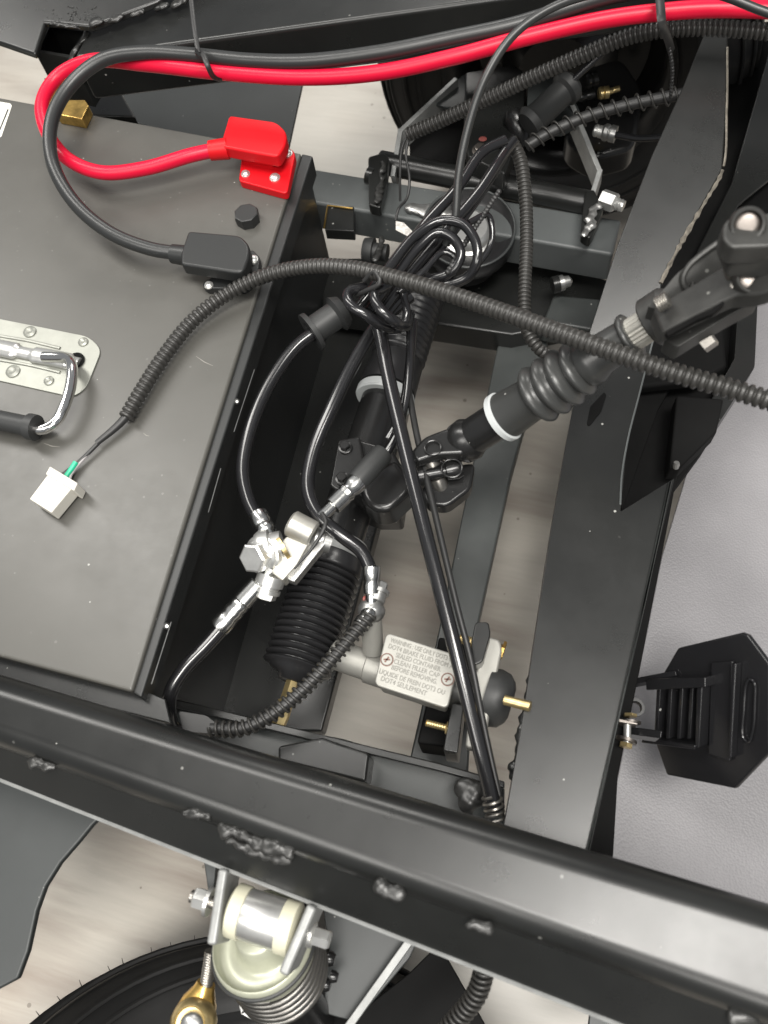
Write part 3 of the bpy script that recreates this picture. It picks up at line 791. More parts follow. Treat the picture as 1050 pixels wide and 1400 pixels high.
MB().lathe(p, q_, [(0, r3 * .94), (.12, r3 * .98), (.14, r3 * .9)] + ribs(15, r3 * 1.04, r3 * .82, .15, .92) + [(.93, r3 * .80), (.96, r3 * .5), (1, r3 * .42)], 40).build('lower_bellows', 'rubber_gloss', rk, angle=70)
p, q_ = RP(924), RP(995); r4 = W(9, p)
MB().lathe(p, q_, [(0, r4), (.5, r4), (.5, r4 * 1.25), (.8, r4 * 1.25), (1, r4)], 6).build('brass_rod', 'gold_pale', rk, angle=25)
# pinion housing: angular block round the tube
slab('pinion_housing', [(478, 596), (536, 612), (552, 640), (545, 690), (512, 690), (452, 668), (452, 650)], .262, .05, 'joint_black', rk, .003, 3)
p = P(520, 668, .262)
MB().lathe(p - UP * .01, p + UP * .008, [(0, W(36, p)), (.8, W(36, p)), (1, W(30, p))], 32).build('pinion_cap', 'joint_black', rk)
slab('mount_ear', rounded([(462, 600), (492, 596), (500, 640), (462, 672), (450, 664)], 5), .270, .02, 'joint_black', rk, .002)
for x, y in ((472, 612), (468, 655), (536, 668)):
    c = P(x, y, .271); bolt_head(MB(), c, UP, .004, .005).build('housing_bolt', 'joint_black', rk)
# inner ribbed boot running behind the bellows
p, q_ = P(572, 405, .205), P(540, 560, .205); r = W(17, p)
MB().lathe(p, q_, [(0, r)] + ribs(20, r, r * .82, .02, .98) + [(1, r)], 18).build('inner_boot', 'rubber', rk, angle=70)

# ================================================================== steering column
sc = thing('steering_column', P(760, 540, .25), 'steering column shaft with grey bellows and universal joints at both ends', 'steering column')
C0, C1 = P(622, 612, .315), P(935, 413, .430)
def CP(px):
    lo, hi = 0.0, 1.0
    def cx(t):
        c = ROT.transposed() @ (C0.lerp(C1, t) - CAM); return 525 + c.x / -c.z * F
    for _ in range(40):
        m = (lo + hi) / 2
        if cx(m) < px: lo = m
        else: hi = m
    return C0.lerp(C1, lo)
cax = (C1 - C0).normalized()
p, q_ = CP(600), CP(692); MB().lathe(p, q_, [(0, W(22, p)), (.2, W(25, p)), (1, W(25, p))], 28).build('lower_tube', 'joint_black', sc)
p, q_ = CP(684), CP(692); MB().lathe(p, q_, [(0, W(33, p)), (.15, W(35.5, p)), (.85, W(35.5, p)), (1, W(33, p))], 36).build('white_ring', 'white_ring', sc)
# convoluted boot, bulging ribs then a neck
p, q_ = CP(691), CP(866); prof = [(0, W(33, p)), (.22, W(33, q_))]
Rb = [(.24, .335, 42), (.345, .44, 43), (.45, .545, 43), (.555, .64, 40)]
for s0, s1, rp in Rb:
    for k in range(7):
        t = k / 6; prof.append((s0 + (s1 - s0) * t, W(rp * (.76 + .24 * math.sin(math.pi * t)), p.lerp(q_, s0))))
prof += [(.66, W(36, q_)), (.72, W(35, q_)), (.78, W(29, q_)), (.955, W(27, q_)), (.96, W(31, q_)), (.975, W(33, q_)), (.99, W(33, q_)), (1, W(28, q_))]
MB().lathe(p, q_, prof, 44).build('bellows', 'bellows_grey', sc, angle=75)
# splined silver shaft: ridged lathe
p, q_ = CP(858), CP(915); r = W(23, p); seg = 48
mb = MB(); a_ = cax.orthogonal().normalized(); b_ = cax.cross(a_); vs = []
for qd in (0, 1):
    for k in range(seg):
        w_ = 2 * math.pi * k / seg; rr_ = r * (1.0 if k % 2 else .93)
        vs.append(p.lerp(q_, qd) + a_ * math.cos(w_) * rr_ + b_ * math.sin(w_) * rr_)
mb.add(vs, [(k, (k + 1) % seg, seg + (k + 1) % seg, seg + k) for k in range(seg)] + [tuple(range(seg - 1, -1, -1)), tuple(range(seg, 2 * seg))])
mb.build('splined_shaft', 'aluminium', sc, smooth=False)
# clamp yoke: long body, slot, clamp bolt, fork arm
yk = MB().lathe(CP(888), CP(1000), [(0, W(33, CP(900))), (.05, W(36, CP(900))), (.6, W(36, CP(900))), (1, W(20, CP(900)))], 28).build('clamp_yoke', 'cast_dark', sc)
def capsule(name, pts, z, thick, wpx, material, parent, bev=.003):
    (x0, y0), (x1, y1) = pts; d = Vector((x1 - x0, y1 - y0)); L_ = d.length; d /= L_; n_ = Vector((-d.y, d.x)); out = []
    w0, w1 = wpx
    for k in range(13):
        t = math.pi * k / 12; out.append((x1 + (d.x * math.sin(t) + n_.x * math.cos(t)) * w1, y1 + (d.y * math.sin(t) + n_.y * math.cos(t)) * w1))
    out += [(x0 - n_.x * w0, y0 - n_.y * w0), (x0 + n_.x * w0, y0 + n_.y * w0)]
    return slab(name, out, z, thick, material, parent, bev, 3)
YP = Plane((905, 445, .452), (1030, 380, .482), (1000, 330, .475))
slab('fork_arm', rounded([(893, 424), (904, 414), (960, 381), (1000, 356), (1032, 345), (1066, 356), (1070, 392), (1040, 402), (1010, 402), (950, 431), (906, 454)], [4, 4, 0, 8, 14, 14, 14, 14, 10, 0, 4]), YP, .011, 'cast_dark', yk, .0035, 3)
YP2 = Plane((900, 420, .447), (1000, 345, .466), (960, 400, .452))
slab('fork_arm', rounded([(888, 409), (905, 392), (930, 362), (984, 323), (1002, 342), (998, 372), (955, 386), (905, 414)], [4, 4, 8, 10, 10, 10, 4, 2]), lambda x, y: YP2(x, y) - UP * .006, .010, 'cast_dark', yk, .003, 3)
MB().sweep(spline([YP2(x, y) - UP * .003 for x, y in ((984, 326), (962, 342), (944, 358), (936, 374), (938, 386), (946, 394))], .002), .0016, 8).build('fork_rim', 'cast_dark', yk)
MB().sweep(spline([YP2(x, y) - UP * .003 for x, y in ((950, 380), (949, 388), (953, 395))], .002), .0012, 8).build('fork_rim', 'cast_dark', yk)
slab('clamp_lip', rounded([(908, 462), (926, 475), (958, 455), (1000, 430), (1040, 408), (1040, 398), (960, 430)], [4, 6, 3, 3, 4, 4, 0]), Plane((930, 470, .440), (1040, 395, .462), (1000, 400, .456)), .012, 'cast_dark', yk, .002)
MB().prism([YP(x, y) + UP * .0004 for x, y in ((910, 455), (950, 433), (972, 424), (988, 412), (990, 416), (975, 429), (952, 438), (913, 460))], -UP * .003).build('clamp_slot_shade', 'dark_void', yk, smooth=False)  # dark box on the arm painting the shade of the slot
p = P(897, 418, .458); q2 = P(915, 408, .462)
MB().lathe(p, q2, [(0, W(8, p))] + ribs(5, W(12, p), W(10, p), .05, .95) + [(1, W(8, p))], 18).build('clamp_thread', 'steel', yk, angle=70)
p = P(958, 470, .432); q2 = P(975, 458, .436); MB().hexa(p, q2, W(15, p)).build('clamp_nut', 'steel', yk, angle=25)
def cap_pair(c, nrm, r, parent):
    MB().lathe(c - nrm * .005, c + nrm * .0016, [(0, r * 1.25), (.88, r * 1.25), (1.05, r * 1.14), (1.0, r * .97), (.5, r * .94)], 32, cap=False).build('cap_seat', 'cast_dark', parent, angle=60)
    return MB().lathe(c - nrm * .005, c + nrm * .0016, [(0, r * .95), (.58, r * .95), (.72, r * .86), (.78, r * .5), (.79, r * .01)], 32, cap=False).build('bearing_cap', 'copper_steel', parent, angle=60)
def bearing(c, nrm, rpx, material='copper_steel'):
    nrm = nrm.normalized(); r = W(rpx, c)
    return cap_pair(c, nrm, r, yk)
bearing(YP(1027, 382) + UP * .001, Vector((.05, -.45, .9)), 18)
for x, y in ((1003, 390), (1046, 366)):
    MB().blob(YP(x, y), Vector((.002, 0, 0)), Vector((0, .002, 0)), UP * .0012, .1).build('stake_mark', 'steel', yk)
# outer yoke coming in from the right
oy = slab('outer_yoke', rounded([(988, 306), (1000, 294), (1080, 288), (1080, 335), (1000, 338), (988, 326)], 8), .505, .012, 'cast_dark', sc, .003, 3)
slab('yoke_side', rounded([(992, 322), (1080, 322), (1080, 352), (1004, 350)], 4), .498, .014, 'cast_dark', oy, .003, 3)
c = P(1022, 307, .5065); r = W(19, c); tn = Vector((0, -.7, .75)).normalized()
cap_pair(c, tn, r, oy)
slab('cross_piece', rounded([(998, 340), (1060, 336), (1060, 365), (1004, 362)], 5), .486, .03, 'steel', oy, .003, 3)
MB().lathe(P(1072, 314, .499), P(1420, 170, .60), [(0, W(20, C1)), (1, W(20, C1))], 24).build('upper_shaft', 'cast_dark', sc)
# lower universal joint
ly = MB().lathe(CP(592), CP(650), [(0, W(20, C0)), (.3, W(29, C0)), (.7, W(30, C0)), (1, W(24, C0))], 28).build('lower_yoke', 'joint_black', sc)
slab('yoke_ear', rounded([(644, 596), (614, 583), (580, 596), (560, 618), (568, 632), (598, 622), (636, 620)], 8), .330, .010, 'joint_black', ly, .003, 3)
slab('yoke_ear', rounded([(650, 632), (644, 668), (612, 692), (584, 690), (574, 668), (598, 650), (628, 634)], 9), .306, .014, 'joint_black', ly, .003, 3)
a_, b_ = P(584, 616, .320), P(606, 676, .300)
MB().lathe(a_, b_, [(0, W(8, a_)), (.2, W(12, a_)), (.34, W(12, a_)), (.36, W(8, a_)), (.62, W(8, a_)), (.64, W(12, a_)), (.8, W(12, a_)), (1, W(8, a_))], 20).build('joint_spider', 'steel', ly)
a_, b_ = P(566, 652, .312), P(632, 640, .312)
MB().lathe(a_, b_, [(0, W(14, a_)), (.2, W(14, a_)), (.22, W(9, a_)), (.65, W(9, a_)), (.67, W(13, a_)), (.9, W(14, a_)), (1, W(11, a_))], 20).build('joint_spider', 'joint_black', ly)
for (x, y, z, r) in ((618, 640, .322, 14), (592, 612, .332, 11)):
    c = P(x, y, z); n = 28
    MB().sweep([c + Vector((math.cos(2 * math.pi * k / n), math.sin(2 * math.pi * k / n), 0)) * W(r, c) for k in range(n + 1)], .0007, 8).build('joint_ring', 'joint_black', ly)
capsule('joint_cross', ((560, 640), (600, 640)), .304, .02, (14, 14), 'joint_black', ly, .003)
capsule('pinion_yoke', ((555, 645), (522, 668)), .290, .03, (24, 30), 'joint_black', ly, .005)

# ================================================================== power cables
ct = hose('power_cable', [(300, 204, .350), (262, 212, .352), (200, 230, .350), (140, 236, .352), (95, 219, .356), (64, 180, .360), (58, 140, .364), (78, 106, .368), (122, 84, .376), (200, 88, .384), (300, 99, .384), (420, 106, .386), (520, 99, .390), (620, 78, .397), (720, 51, .404), (820, 28, .410), (900, 17, .414), (980, 12, .416), (1090, 16, .416), (1250, 40, .416), (1400, 50, .416)],
          (19, 25), 'red_cable', seg=20)
tag(ct, 'thick bright red power cable looping from the red terminal', 'cable', 'thick battery power cables')
ct = hose('power_cable', [(248, 347, .346), (205, 340, .350), (150, 318, .356), (100, 275, .364), (70, 215, .372), (72, 160, .380), (98, 115, .386), (140, 82, .392), (195, 72, .394), (260, 75, .392), (340, 83, .392), (420, 84, .394), (520, 72, .398), (620, 52, .403), (700, 35, .408), (760, 17, .413), (830, -4, .418), (920, -20, .42), (1100, -40, .42), (1400, -40, .42)],
          (19, 24), 'cable_black', seg=20)
tag(ct, 'thick black power cable arching from the black terminal', 'cable', 'thick battery power cables')

def tie(name, pts, w, label, head=None, tail=None):
    t = thing(name, P(*pts[0]), label, 'cable tie', 'black plastic cable ties')
    path = spline([P(*p) for p in pts], .002)
    MB().sweep(path, W(w, path[0]) / 2, 8, flat=.35).build('strap', 'hose_matt', t)
    if head:
        c = P(*head); d = (path[-1] - path[0]).normalized(); s = d.cross(UP).normalized()
        MB().box(c, d * .0030, s * .0034, UP * .0022).build('head', 'hose_matt', t, .0006)
    if tail:
        tp = spline([P(*p) for p in tail], .003)
        MB().sweep(tp, W(w * .95, tp[0]) / 2, 8, flat=.35).build('tail', 'hose_matt', t)
tie('cable_tie', [(266, 66, .400), (277, 74, .404), (284, 90, .402), (291, 104, .392), (306, 110, .378), (316, 106, .370)], 7, 'black cable tie with long tail round the red and black cables', (271, 74, .4045), [(271, 72, .405), (266, 40, .41), (260, -12, .415)])
tie('cable_tie', [(900, -20, .428), (903, 8, .430), (905, 30, .428), (912, 50, .410), (918, 70, .385)], 12, 'black cable tie at the top right round cables and conduit')

bs = MB()
for i, p in enumerate(spline([P(913, 56, .40), P(919, 92, .375), P(917, 132, .345)], .0035)): bs.blob(p, Vector((.0016, 0, 0)), Vector((0, .0016, 0)), UP * .0016, .05, 8, 6)
tag(bs.build('beaded_strap', 'hose_matt'), 'beaded black strap hanging from the conduit at top right', 'strap')
# slim black cable falling in front of the red one
ct = hose('slim_cable', [(1400, 120, .43), (1220, 70, .435), (1100, 34, .44), (1040, 14, .445), (980, -8, .45), (900, -16, .45), (820, -10, .45), (752, 12, .448), (700, 50, .44), (662, 110, .425), (640, 175, .405), (627, 240, .385), (622, 300, .365), (610, 335, .350)], (13, 11), 'cable_black', seg=14)
tag(ct, 'slim black cable hanging in front of the red power cable', 'cable')

# ================================================================== corrugated conduits
ct = conduit('corrugated_conduit', [(558, 184, .305), (600, 166, .318), (660, 138, .338), (730, 105, .36), (800, 74, .378), (860, 50, .390), (905, 41, .396), (960, 38, .398), (1030, 42, .398), (1100, 50, .398), (1250, 75, .398), (1400, 90, .398)], (19, 23), .0036)
tag(ct, 'black corrugated conduit running below the red cable at top right', 'conduit', 'black corrugated wiring conduits')
ct = thing('wire_pair', P(553, 240, .26), 'two thin dark wires hanging from the conduit end', 'wire')
hose('wire', [(556, 186, .303), (549, 205, .295), (547, 240, .280), (547, 275, .262)], (3.5, 3.5), 'hose_matt', ct, 8)
hose('wire', [(560, 186, .303), (555, 210, .295), (560, 245, .280), (556, 272, .270), (545, 285, .262), (541, 302, .258)], (4, 4), 'hose_matt', ct, 8)
slab('paper_tag', [(541, 302), (552, 304), (566, 318), (560, 324), (541, 314)], .262, .001, 'tag_white', ct, .0003)
ct = conduit('corrugated_conduit', [(698, 192, .335), (711, 218, .330), (718, 265, .322), (720, 320, .315), (718, 380, .310), (717, 420, .305), (722, 455, .300), (735, 475, .295), (752, 488, .285)], (19, 17), .0034)
tag(ct, 'slim corrugated conduit hanging down beside the round mount', 'conduit', 'black corrugated wiring conduits')
# main harness with white plug lying on the battery
hr = thing('wiring_harness', P(250, 450, .33), 'black corrugated harness with white plug lying across the battery', 'harness')
conduit('sleeve', [(172, 571, .337), (190, 540, .3385), (222, 490, .339), (262, 440, .340), (310, 402, .344), (365, 376, .352), (430, 364, .366), (490, 368, .380), (540, 380, .388), (600, 397, .394), (680, 424, .402), (760, 453, .412), (840, 482, .420), (920, 509, .424), (1000, 532, .426), (1100, 562, .426), (1250, 600, .426), (1450, 630, .42)], (21, 31), .0040, parent=hr, seg=18)
hose('heat_shrink', [(176, 566, .3365), (160, 583, .3355), (132, 606, .335)], (12, 8), 'hose_matt', hr, 12)
hose('wire', [(140, 600, .335), (110, 630, .334), (85, 650, .334)], (6, 6), 'hose_matt', hr, 10)
hose('wire', [(136, 606, .3342), (112, 630, .3342), (98, 648, .334), (95, 658, .334)], (4, 4), 'wire_grey', hr, 10)
hose('wire', [(104, 632, .3355), (96, 644, .335), (88, 655, .334)], (8, 8), 'wire_green', hr, 10)
pl = slab('plug', [(67, 646), (100, 665), (70, 701), (40, 682)], .343, .011, 'white_plastic', hr, .0008)
slab('plug_flange', [(68, 637), (106, 660), (101, 671), (62, 648)], .3445, .0135, 'white_plastic', pl, .0008)

# ================================================================== brake hoses
def bh(name, pts, w, label, group='glossy black brake hoses', m='hose'):
    return tag(hose(name, pts, w, m, seg=16, step=.003), label, 'hose', group)
h1 = thing('brake_hose', P(350, 560, .25), 'glossy brake hose with rubber grommet curving beside the battery', 'hose', 'glossy black brake hoses')
hose('line', [(470, 425, .330), (440, 448, .328), (405, 474, .326), (366, 530, .322), (340, 595, .318), (332, 645, .314), (340, 685, .311), (354, 712, .310)], (18, 19), 'hose', h1, 16, .003)
a, b = P(470, 423, .330), P(424, 455, .328)
MB().lathe(a, b, [(0, W(20, a)), (.2, W(26, a)), (.28, W(19, a)), (.85, W(19, a)), (.88, W(27, a)), (1, W(28, a)), (1, W(16, a)), (.9, W(9, a))], 28, cap=False).build('grommet', 'rubber', h1)
bh('brake_hose', [(560, 405, .335), (520, 440, .335), (487, 490, .332), (455, 555, .328), (428, 620, .322), (421, 668, .318), (436, 705, .316), (468, 733, .312), (495, 755, .306), (508, 782, .30)], (19, 19), 'glossy brake hose curving down to the silver tee above the cylinder')
bh('brake_hose', [(508, 415, .345), (520, 455, .345), (530, 510, .342), (548, 590, .338), (572, 690, .332), (600, 800, .324), (628, 910, .315), (655, 1020, .302), (677, 1108, .29)], (19, 21), 'long straight glossy hose crossing diagonally to the near rail')
bh('brake_hose', [(556, 520, .315), (571, 600, .315), (599, 720, .312), (625, 830, .306), (643, 900, .30), (663, 1000, .29), (686, 1105, .282)], (9, 9), 'thin matt hose lying just behind the long diagonal hose', m='hose_matt')
bh('brake_hose', [(565, 440, .320), (560, 500, .320), (553, 550, .318), (540, 600, .315), (520, 630, .312), (508, 642, .311)], (13, 13), 'thin glossy hose leading into the black sleeve above the tee block')
# end spring of the long hose at the rail
es = MB().helix(spline([P(672, 1088, .292), P(678, 1122, .288)], .002), W(13, P(672, 1088, .292)), .0009, .0034, 6).build('hose_end_spring', 'steel')
tag(es, 'short steel coil at the foot of the long diagonal hose', 'spring')

# bundle of loops tied behind the harness
lp = thing('hose_loops', P(600, 360, .25), 'tangle of glossy black hose loops tied above the steering rack', 'hose bundle')
def loop(pts, w=11, m='hose'): hose('loop', pts, (w, w), m, lp, 12, .003)
loop([(490, 420, .36), (525, 375, .365), (568, 322, .365), (602, 302, .366), (632, 306, .366), (650, 330, .362), (652, 358, .355), (638, 380, .345), (600, 392, .34)], 14)
loop([(505, 425, .355), (545, 372, .358), (572, 338, .360), (598, 318, .362), (620, 326, .360), (630, 350, .355), (614, 374, .348), (580, 384, .342), (550, 400, .34)], 14)
loop([(500, 425, .35), (535, 370, .352), (580, 308, .352), (625, 258, .350), (660, 208, .352), (690, 192, .350)], 15)
loop([(520, 430, .345), (560, 375, .346), (610, 315, .346), (655, 262, .346), (690, 208, .346), (702, 193, .344)], 15)
loop([(530, 430, .34), (575, 375, .34), (625, 312, .34), (668, 252, .34), (702, 196, .34)], 10)
loop([(640, 305, .358), (668, 295, .35), (672, 330, .34), (650, 365, .335), (620, 390, .33)], 9)
loop([(545, 400, .35), (580, 370, .352), (606, 345, .352), (622, 352, .350), (620, 372, .345), (590, 395, .34)], 9)
loop([(500, 392, .372), (476, 400, .376), (479, 417, .378), (502, 432, .374), (526, 447, .362), (548, 445, .35)], 15)
loop([(528, 392, .374), (512, 402, .378), (519, 422, .378), (537, 438, .372), (554, 446, .360), (560, 430, .35)], 15)
loop([(552, 404, .366), (556, 428, .364), (550, 448, .358), (530, 452, .35)], 11)
loop([(488, 404, .37), (500, 398, .378), (520, 386, .386), (512, 372, .388), (498, 384, .38)], 7, 'hose_matt')
loop([(560, 445, .34), (560, 500, .338), (552, 560, .334), (530, 600, .33)], 10)
st = MB()
pt = spline([P(612, 372, .352), P(645, 318, .354), (P(682, 262, .354))], .0032)
for i, p in enumerate(pt): st.blob(p, Vector((.0022, 0, 0)), Vector((0, .0022, 0)), UP * .0018, .05, 8, 6)
st.build('beaded_strap', 'hose_matt', lp)

# spring wrapped lines
def spring_line(name, pts, core, coil, wire, pitch, label, group='spring wrapped brake lines'):
    t = thing(name, P(*pts[len(pts) // 2]), label, 'brake line', group)
    path = spline([P(*p) for p in pts], .002)
    MB().sweep(path, W(core, path[0]) / 2, 14).build('line', 'hose_matt', t, angle=60)
    MB().helix(path, W(coil, path[0]) / 2, wire, pitch, 6).build('coil', 'hose_matt' if wire < .00085 else 'conduit', t, angle=80)
    return t
spring_line('spring_line', [(720, 200, .300), (750, 182, .305), (800, 160, .312), (860, 143, .320), (936, 128, .330)], 15, 21, .0009, .0095, 'black line wrapped in an open coil spring before the far wheel')
ln = spring_line('spring_line', [(288, 996, .300), (330, 996, .300), (370, 978, .300), (415, 942, .300), (455, 900, .300), (488, 862, .298), (506, 842, .297)], 16, 20, .0011, .0044, 'black spring wrapped line rising to the silver tee fitting')
spring_line('spring_line', [(664, 1318, .30), (652, 1358, .29), (628, 1390, .28), (596, 1424, .27)], 17, 25, .0011, .0036, 'coil wrapped line below the rail at the bottom')
bh('brake_hose', [(310, 852, .300), (285, 880, .300), (252, 915, .300), (234, 945, .298), (231, 970, .292), (238, 995, .282), (262, 1005, .275)], (20, 19), 'glossy hose bending from lower silver fitting to the near rail')
hose_end = thing('line_clip', P(260, 980, .28), 'small black clip where hose and spring line meet at rail', 'clip')
slab('clip', rounded([(244, 972), (282, 978), (300, 992), (296, 1004), (250, 1000)], 5), .302, .012, 'hose_matt', hose_end, .002)

# ================================================================== distribution tee block with banjo fittings
tb = thing('tee_block', P(395, 750, .28), 'silver brake distribution block with banjo bolts beside the bellows', 'fitting')
ZT = .318
body = slab('body', rounded([(386, 738), (402, 724), (424, 740), (406, 772), (386, 794), (370, 782)], 3), ZT - .001, .012, 'aluminium', tb, .0015, 2)
a, b = P(386, 722, ZT + .002), P(430, 715, ZT + .002)
MB().lathe(P(396, 714, ZT + .001), P(430, 732, ZT - .003), [(0, W(15, a)), (.08, W(19, a)), (.92, W(19, a)), (1, W(16, a)), (.9, W(13, a)), (.9, .0005)], 28, cap=False).build('boss', 'aluminium', tb)
slab('web', [(400, 748), (436, 728), (446, 742), (402, 796), (388, 790)], ZT - .006, .008, 'zinc_dull', tb, .001)
# banjo bolt at the left
p = P(362, 758, ZT - .004); ax = (P(322, 771, ZT + .020) - p).normalized()
bj = MB().lathe(p, p + ax * .004, [(0, W(27, p)), (.2, W(28, p)), (.8, W(28, p)), (1, W(26, p))], 28).build('washer', 'zinc', tb)
p2 = p + ax * .004
bb = MB().lathe(p2, p2 + ax * .003, [(0, W(25, p)), (.5, W(25, p)), (1, W(22, p))], 24); bb.hexa(p2 + ax * .003, p2 + ax * .011, W(21, p)); bb.build('banjo_bolt', 'zinc', tb, angle=25)
p0 = P(352, 752, ZT - .003); p1 = P(386, 745, ZT - .003)
MB().lathe(p0, p1, [(0, W(22, p)), (.2, W(26, p)), (.55, W(26, p)), (.6, W(20, p)), (1, W(20, p))], 26).build('banjo_eye', 'zinc', tb)
MB().lathe(P(384, 750, ZT - .003), P(389, 747, ZT - .003), [(0, W(21, p)), (1, W(21, p))], 24).build('copper_washer', 'gold_pale', tb)
def ferrule(pts, prof, parent, name='ferrule', m='fitting'):
    a, b = P(*pts[0]), P(*pts[1])
    MB().lathe(a, b, [(q, W(r * .92, a)) for q, r in prof], 24, cap=False).build(name, m, parent, angle=40)
ferrule([(353, 704, .3105), (376, 748, .314)], [(0, 11), (0, 14.5), (.07, 15), (.3, 14.5), (.34, 12.5), (.42, 14.5), (.55, 14), (.6, 11), (.75, 9.5), (1, 10)], tb)
# lower outlet: small banjo and ferrule towards lower left
p0 = P(372, 786, ZT - .006); p1 = P(362, 815, ZT - .012)
bt = MB().lathe(p0, p1, [(0, W(20, p0)), (.45, W(20, p0)), (.46, W(16, p0)), (.6, W(16, p0)), (.62, W(19, p0)), (.8, W(19, p0))], 24); bt.hexa(p0.lerp(p1, .8), p0.lerp(p1, 1.1), W(16, p0)); bt.build('lower_banjo_bolt', 'zinc', tb, angle=25)
ferrule([(372, 778, .314), (300, 858, .302)], [(0, 9), (.25, 9), (.26, 14), (.55, 15), (.57, 13), (.62, 15), (.66, 13.5), (.72, 15.5), (.78, 13.5), (.84, 15.5), (.96, 16), (1, 15), (1, 11)], tb)
# upper outlet: ferrule and black sleeve towards upper right
ferrule([(438, 708, .318), (494, 654, .314)], [(0, 9), (.28, 9), (.29, 14), (.55, 14.5), (.57, 12.5), (.64, 15), (.7, 13), (.78, 15.5), (.96, 16), (1, 15), (1, 10)], tb)
ferrule([(488, 659, .3145), (524, 619, .311)], [(0, 10), (0, 16.5), (.08, 17.5), (.92, 17.5), (1, 16), (1, 8)], tb, 'black_sleeve', 'rubber')
ferrule([(430, 735, .308), (452, 742, .304)], [(0, 15), (.5, 15), (.55, 18), (1, 17)], tb, 'side_fitting', 'zinc_dull')
tw = hose('thin_strap', [(440, 702, .328), (446, 714, .330), (430, 745, .328), (402, 778, .325)], (7, 3), 'hose_matt', tb, 10)

# second tee above the master cylinder
t2 = thing('cylinder_tee', P(510, 830, .25), 'small dull silver tee joining two lines above the cylinder', 'fitting')
ferrule([(508, 774, .302), (508, 826, .292)], [(0, 10), (0, 13.5), (.1, 14), (.35, 13), (.4, 11.5), (.5, 12.5), (.7, 12), (.75, 9), (1, 8)], t2)
p = P(508, 835, .288)
MB().blob(p, Vector((W(19, p), 0, 0)), Vector((0, W(17, p), 0)), UP * W(17, p), .03, 16, 12).build('tee_body', 'zinc_dull', t2, angle=80)
p = P(514, 822, .292); q_ = P(522, 796, .292)
mb = MB().lathe(p, q_, [(0, W(12, p)), (.4, W(12, p)), (.42, W(15, p)), (.6, W(15, p))], 20); mb.hexa(p.lerp(q_, .6), p.lerp(q_, 1.0), W(10, p)); mb.build('banjo_bolt', 'zinc_dull', t2, angle=25)
ferrule([(508, 836, .292), (492, 856, .296)], [(0, 10), (.3, 13), (.5, 11), (.7, 13), (1, 12)], t2)
c = P(498, 818, .290); MB().blob(c, Vector((.0010, 0, 0)), Vector((0, .0018, 0)), UP * .001, .1).build('red_mark', 'red_paint', t2)
p, q_ = P(508, 838, .286), P(510, 890, .262)
MB().lathe(p, q_, [(0, W(14, p)), (1, W(15, p))], 20).build('riser', 'cast_white', t2)

# ================================================================== brake master cylinder
mc = thing('master_cylinder', P(600, 930, .20), 'silver brake master cylinder with lettered reservoir cap', 'master cylinder')
p, q_ = P(452, 893, .250), P(535, 920, .250)
MB().lathe(p, q_, [(0, W(14, p)), (.04, W(20, p)), (.6, W(21, p)), (.62, W(24, p)), (1, W(24, p))], 28).build('bore', 'cast_white', mc)
ZC = .285
cap_px = [(528, 864), (630, 897), (612, 969), (511, 936)]
slab('reservoir', rounded([(531, 869), (625, 899), (609, 964), (515, 934)], 6), ZC - .005, .028, 'cast_white', mc, .002, 3)
cap = slab('reservoir_cap', rounded(cap_px, [9, 9, 9, 9]), ZC, .005, 'cast_white', mc, .0012, 3)
o_, ex, ey = P(528, 864, ZC), P(630, 897, ZC), P(511, 936, ZC)
vx = (ex - o_).normalized(); vy = (o_ - ey); vy = (vy - vx * vy.dot(vx)).normalized()
Wc = (ex - o_).length; Hc = (ey - o_).length
lines = ['WARNING : USE ONLY DOT3 OR', 'DOT4 BRAKE FLUID FROM A', 'SEALED CONTAINER.', 'CLEAN FILLER CAP', 'BEFORE REMOVING.', 'LIQUIDE DE FREIN DOT3 OU', 'DOT4 SEULEMENT']
for i, t in enumerate(lines):
    cu = bpy.data.curves.new('lettering', 'FONT'); cu.body = t; cu.align_x = 'CENTER'; cu.size = Hc * .125; cu.extrude = .0004; cu.space_character = 1.0
    tmp = bpy.data.objects.new('tmp', cu); col.objects.link(tmp)
    bpy.context.view_layer.update()
    wmax = Wc * (.86 if i in (0, 1, 5) else .60); sx = min(1.0, wmax / max(tmp.dimensions.x, 1e-6))
    me = bpy.data.meshes.new_from_object(tmp.evaluated_get(bpy.context.evaluated_depsgraph_get()))
    bpy.data.objects.remove(tmp)
    me.materials.clear(); me.materials.append(MATS['letter_grey'])
    o = bpy.data.objects.new('lettering', me); col.objects.link(o); o.parent = cap
    pos = o_ + vx * (Wc * (.52 if i not in (6,) else .44)) - vy * (Hc * (.155 + .118 * i + (.02 if i > 4 else 0))) + UP * .0001
    M = Matrix((( vx.x * sx, vy.x, 0, 0), (vx.y * sx, vy.y, 0, 0), (0, 0, 1, 0), (0, 0, 0, 1)))
    M.translation = pos - Vector(cap['_org'])
    o.matrix_local = M
for x, y in ((529, 902), (612, 929)):
    c = P(x, y, ZC); r = W(8.2, c)
    sc_ = MB().lathe(c - UP * .001, c + UP * .0006, [(0, r), (.6, r), (1, r * .88)], 24).build('cap_screw', 'cast_white', cap)
    MB().lathe(c, c + UP * .0003, [(0, r * 1.12), (1, r * 1.12), (1, r * .98)], 28, cap=False).build('screw_gap', 'screw_ink', sc_)
    for d1, d2 in ((vx, vy), (vy, vx)):
        d1 = (d1 + d2 * .3).normalized(); d2_ = d1.cross(UP)
        MB().box(c + UP * .0007, d1 * r * .55, d2_ * r * .13, UP * .0002).build('cross_slot', 'screw_ink', sc_, smooth=False)
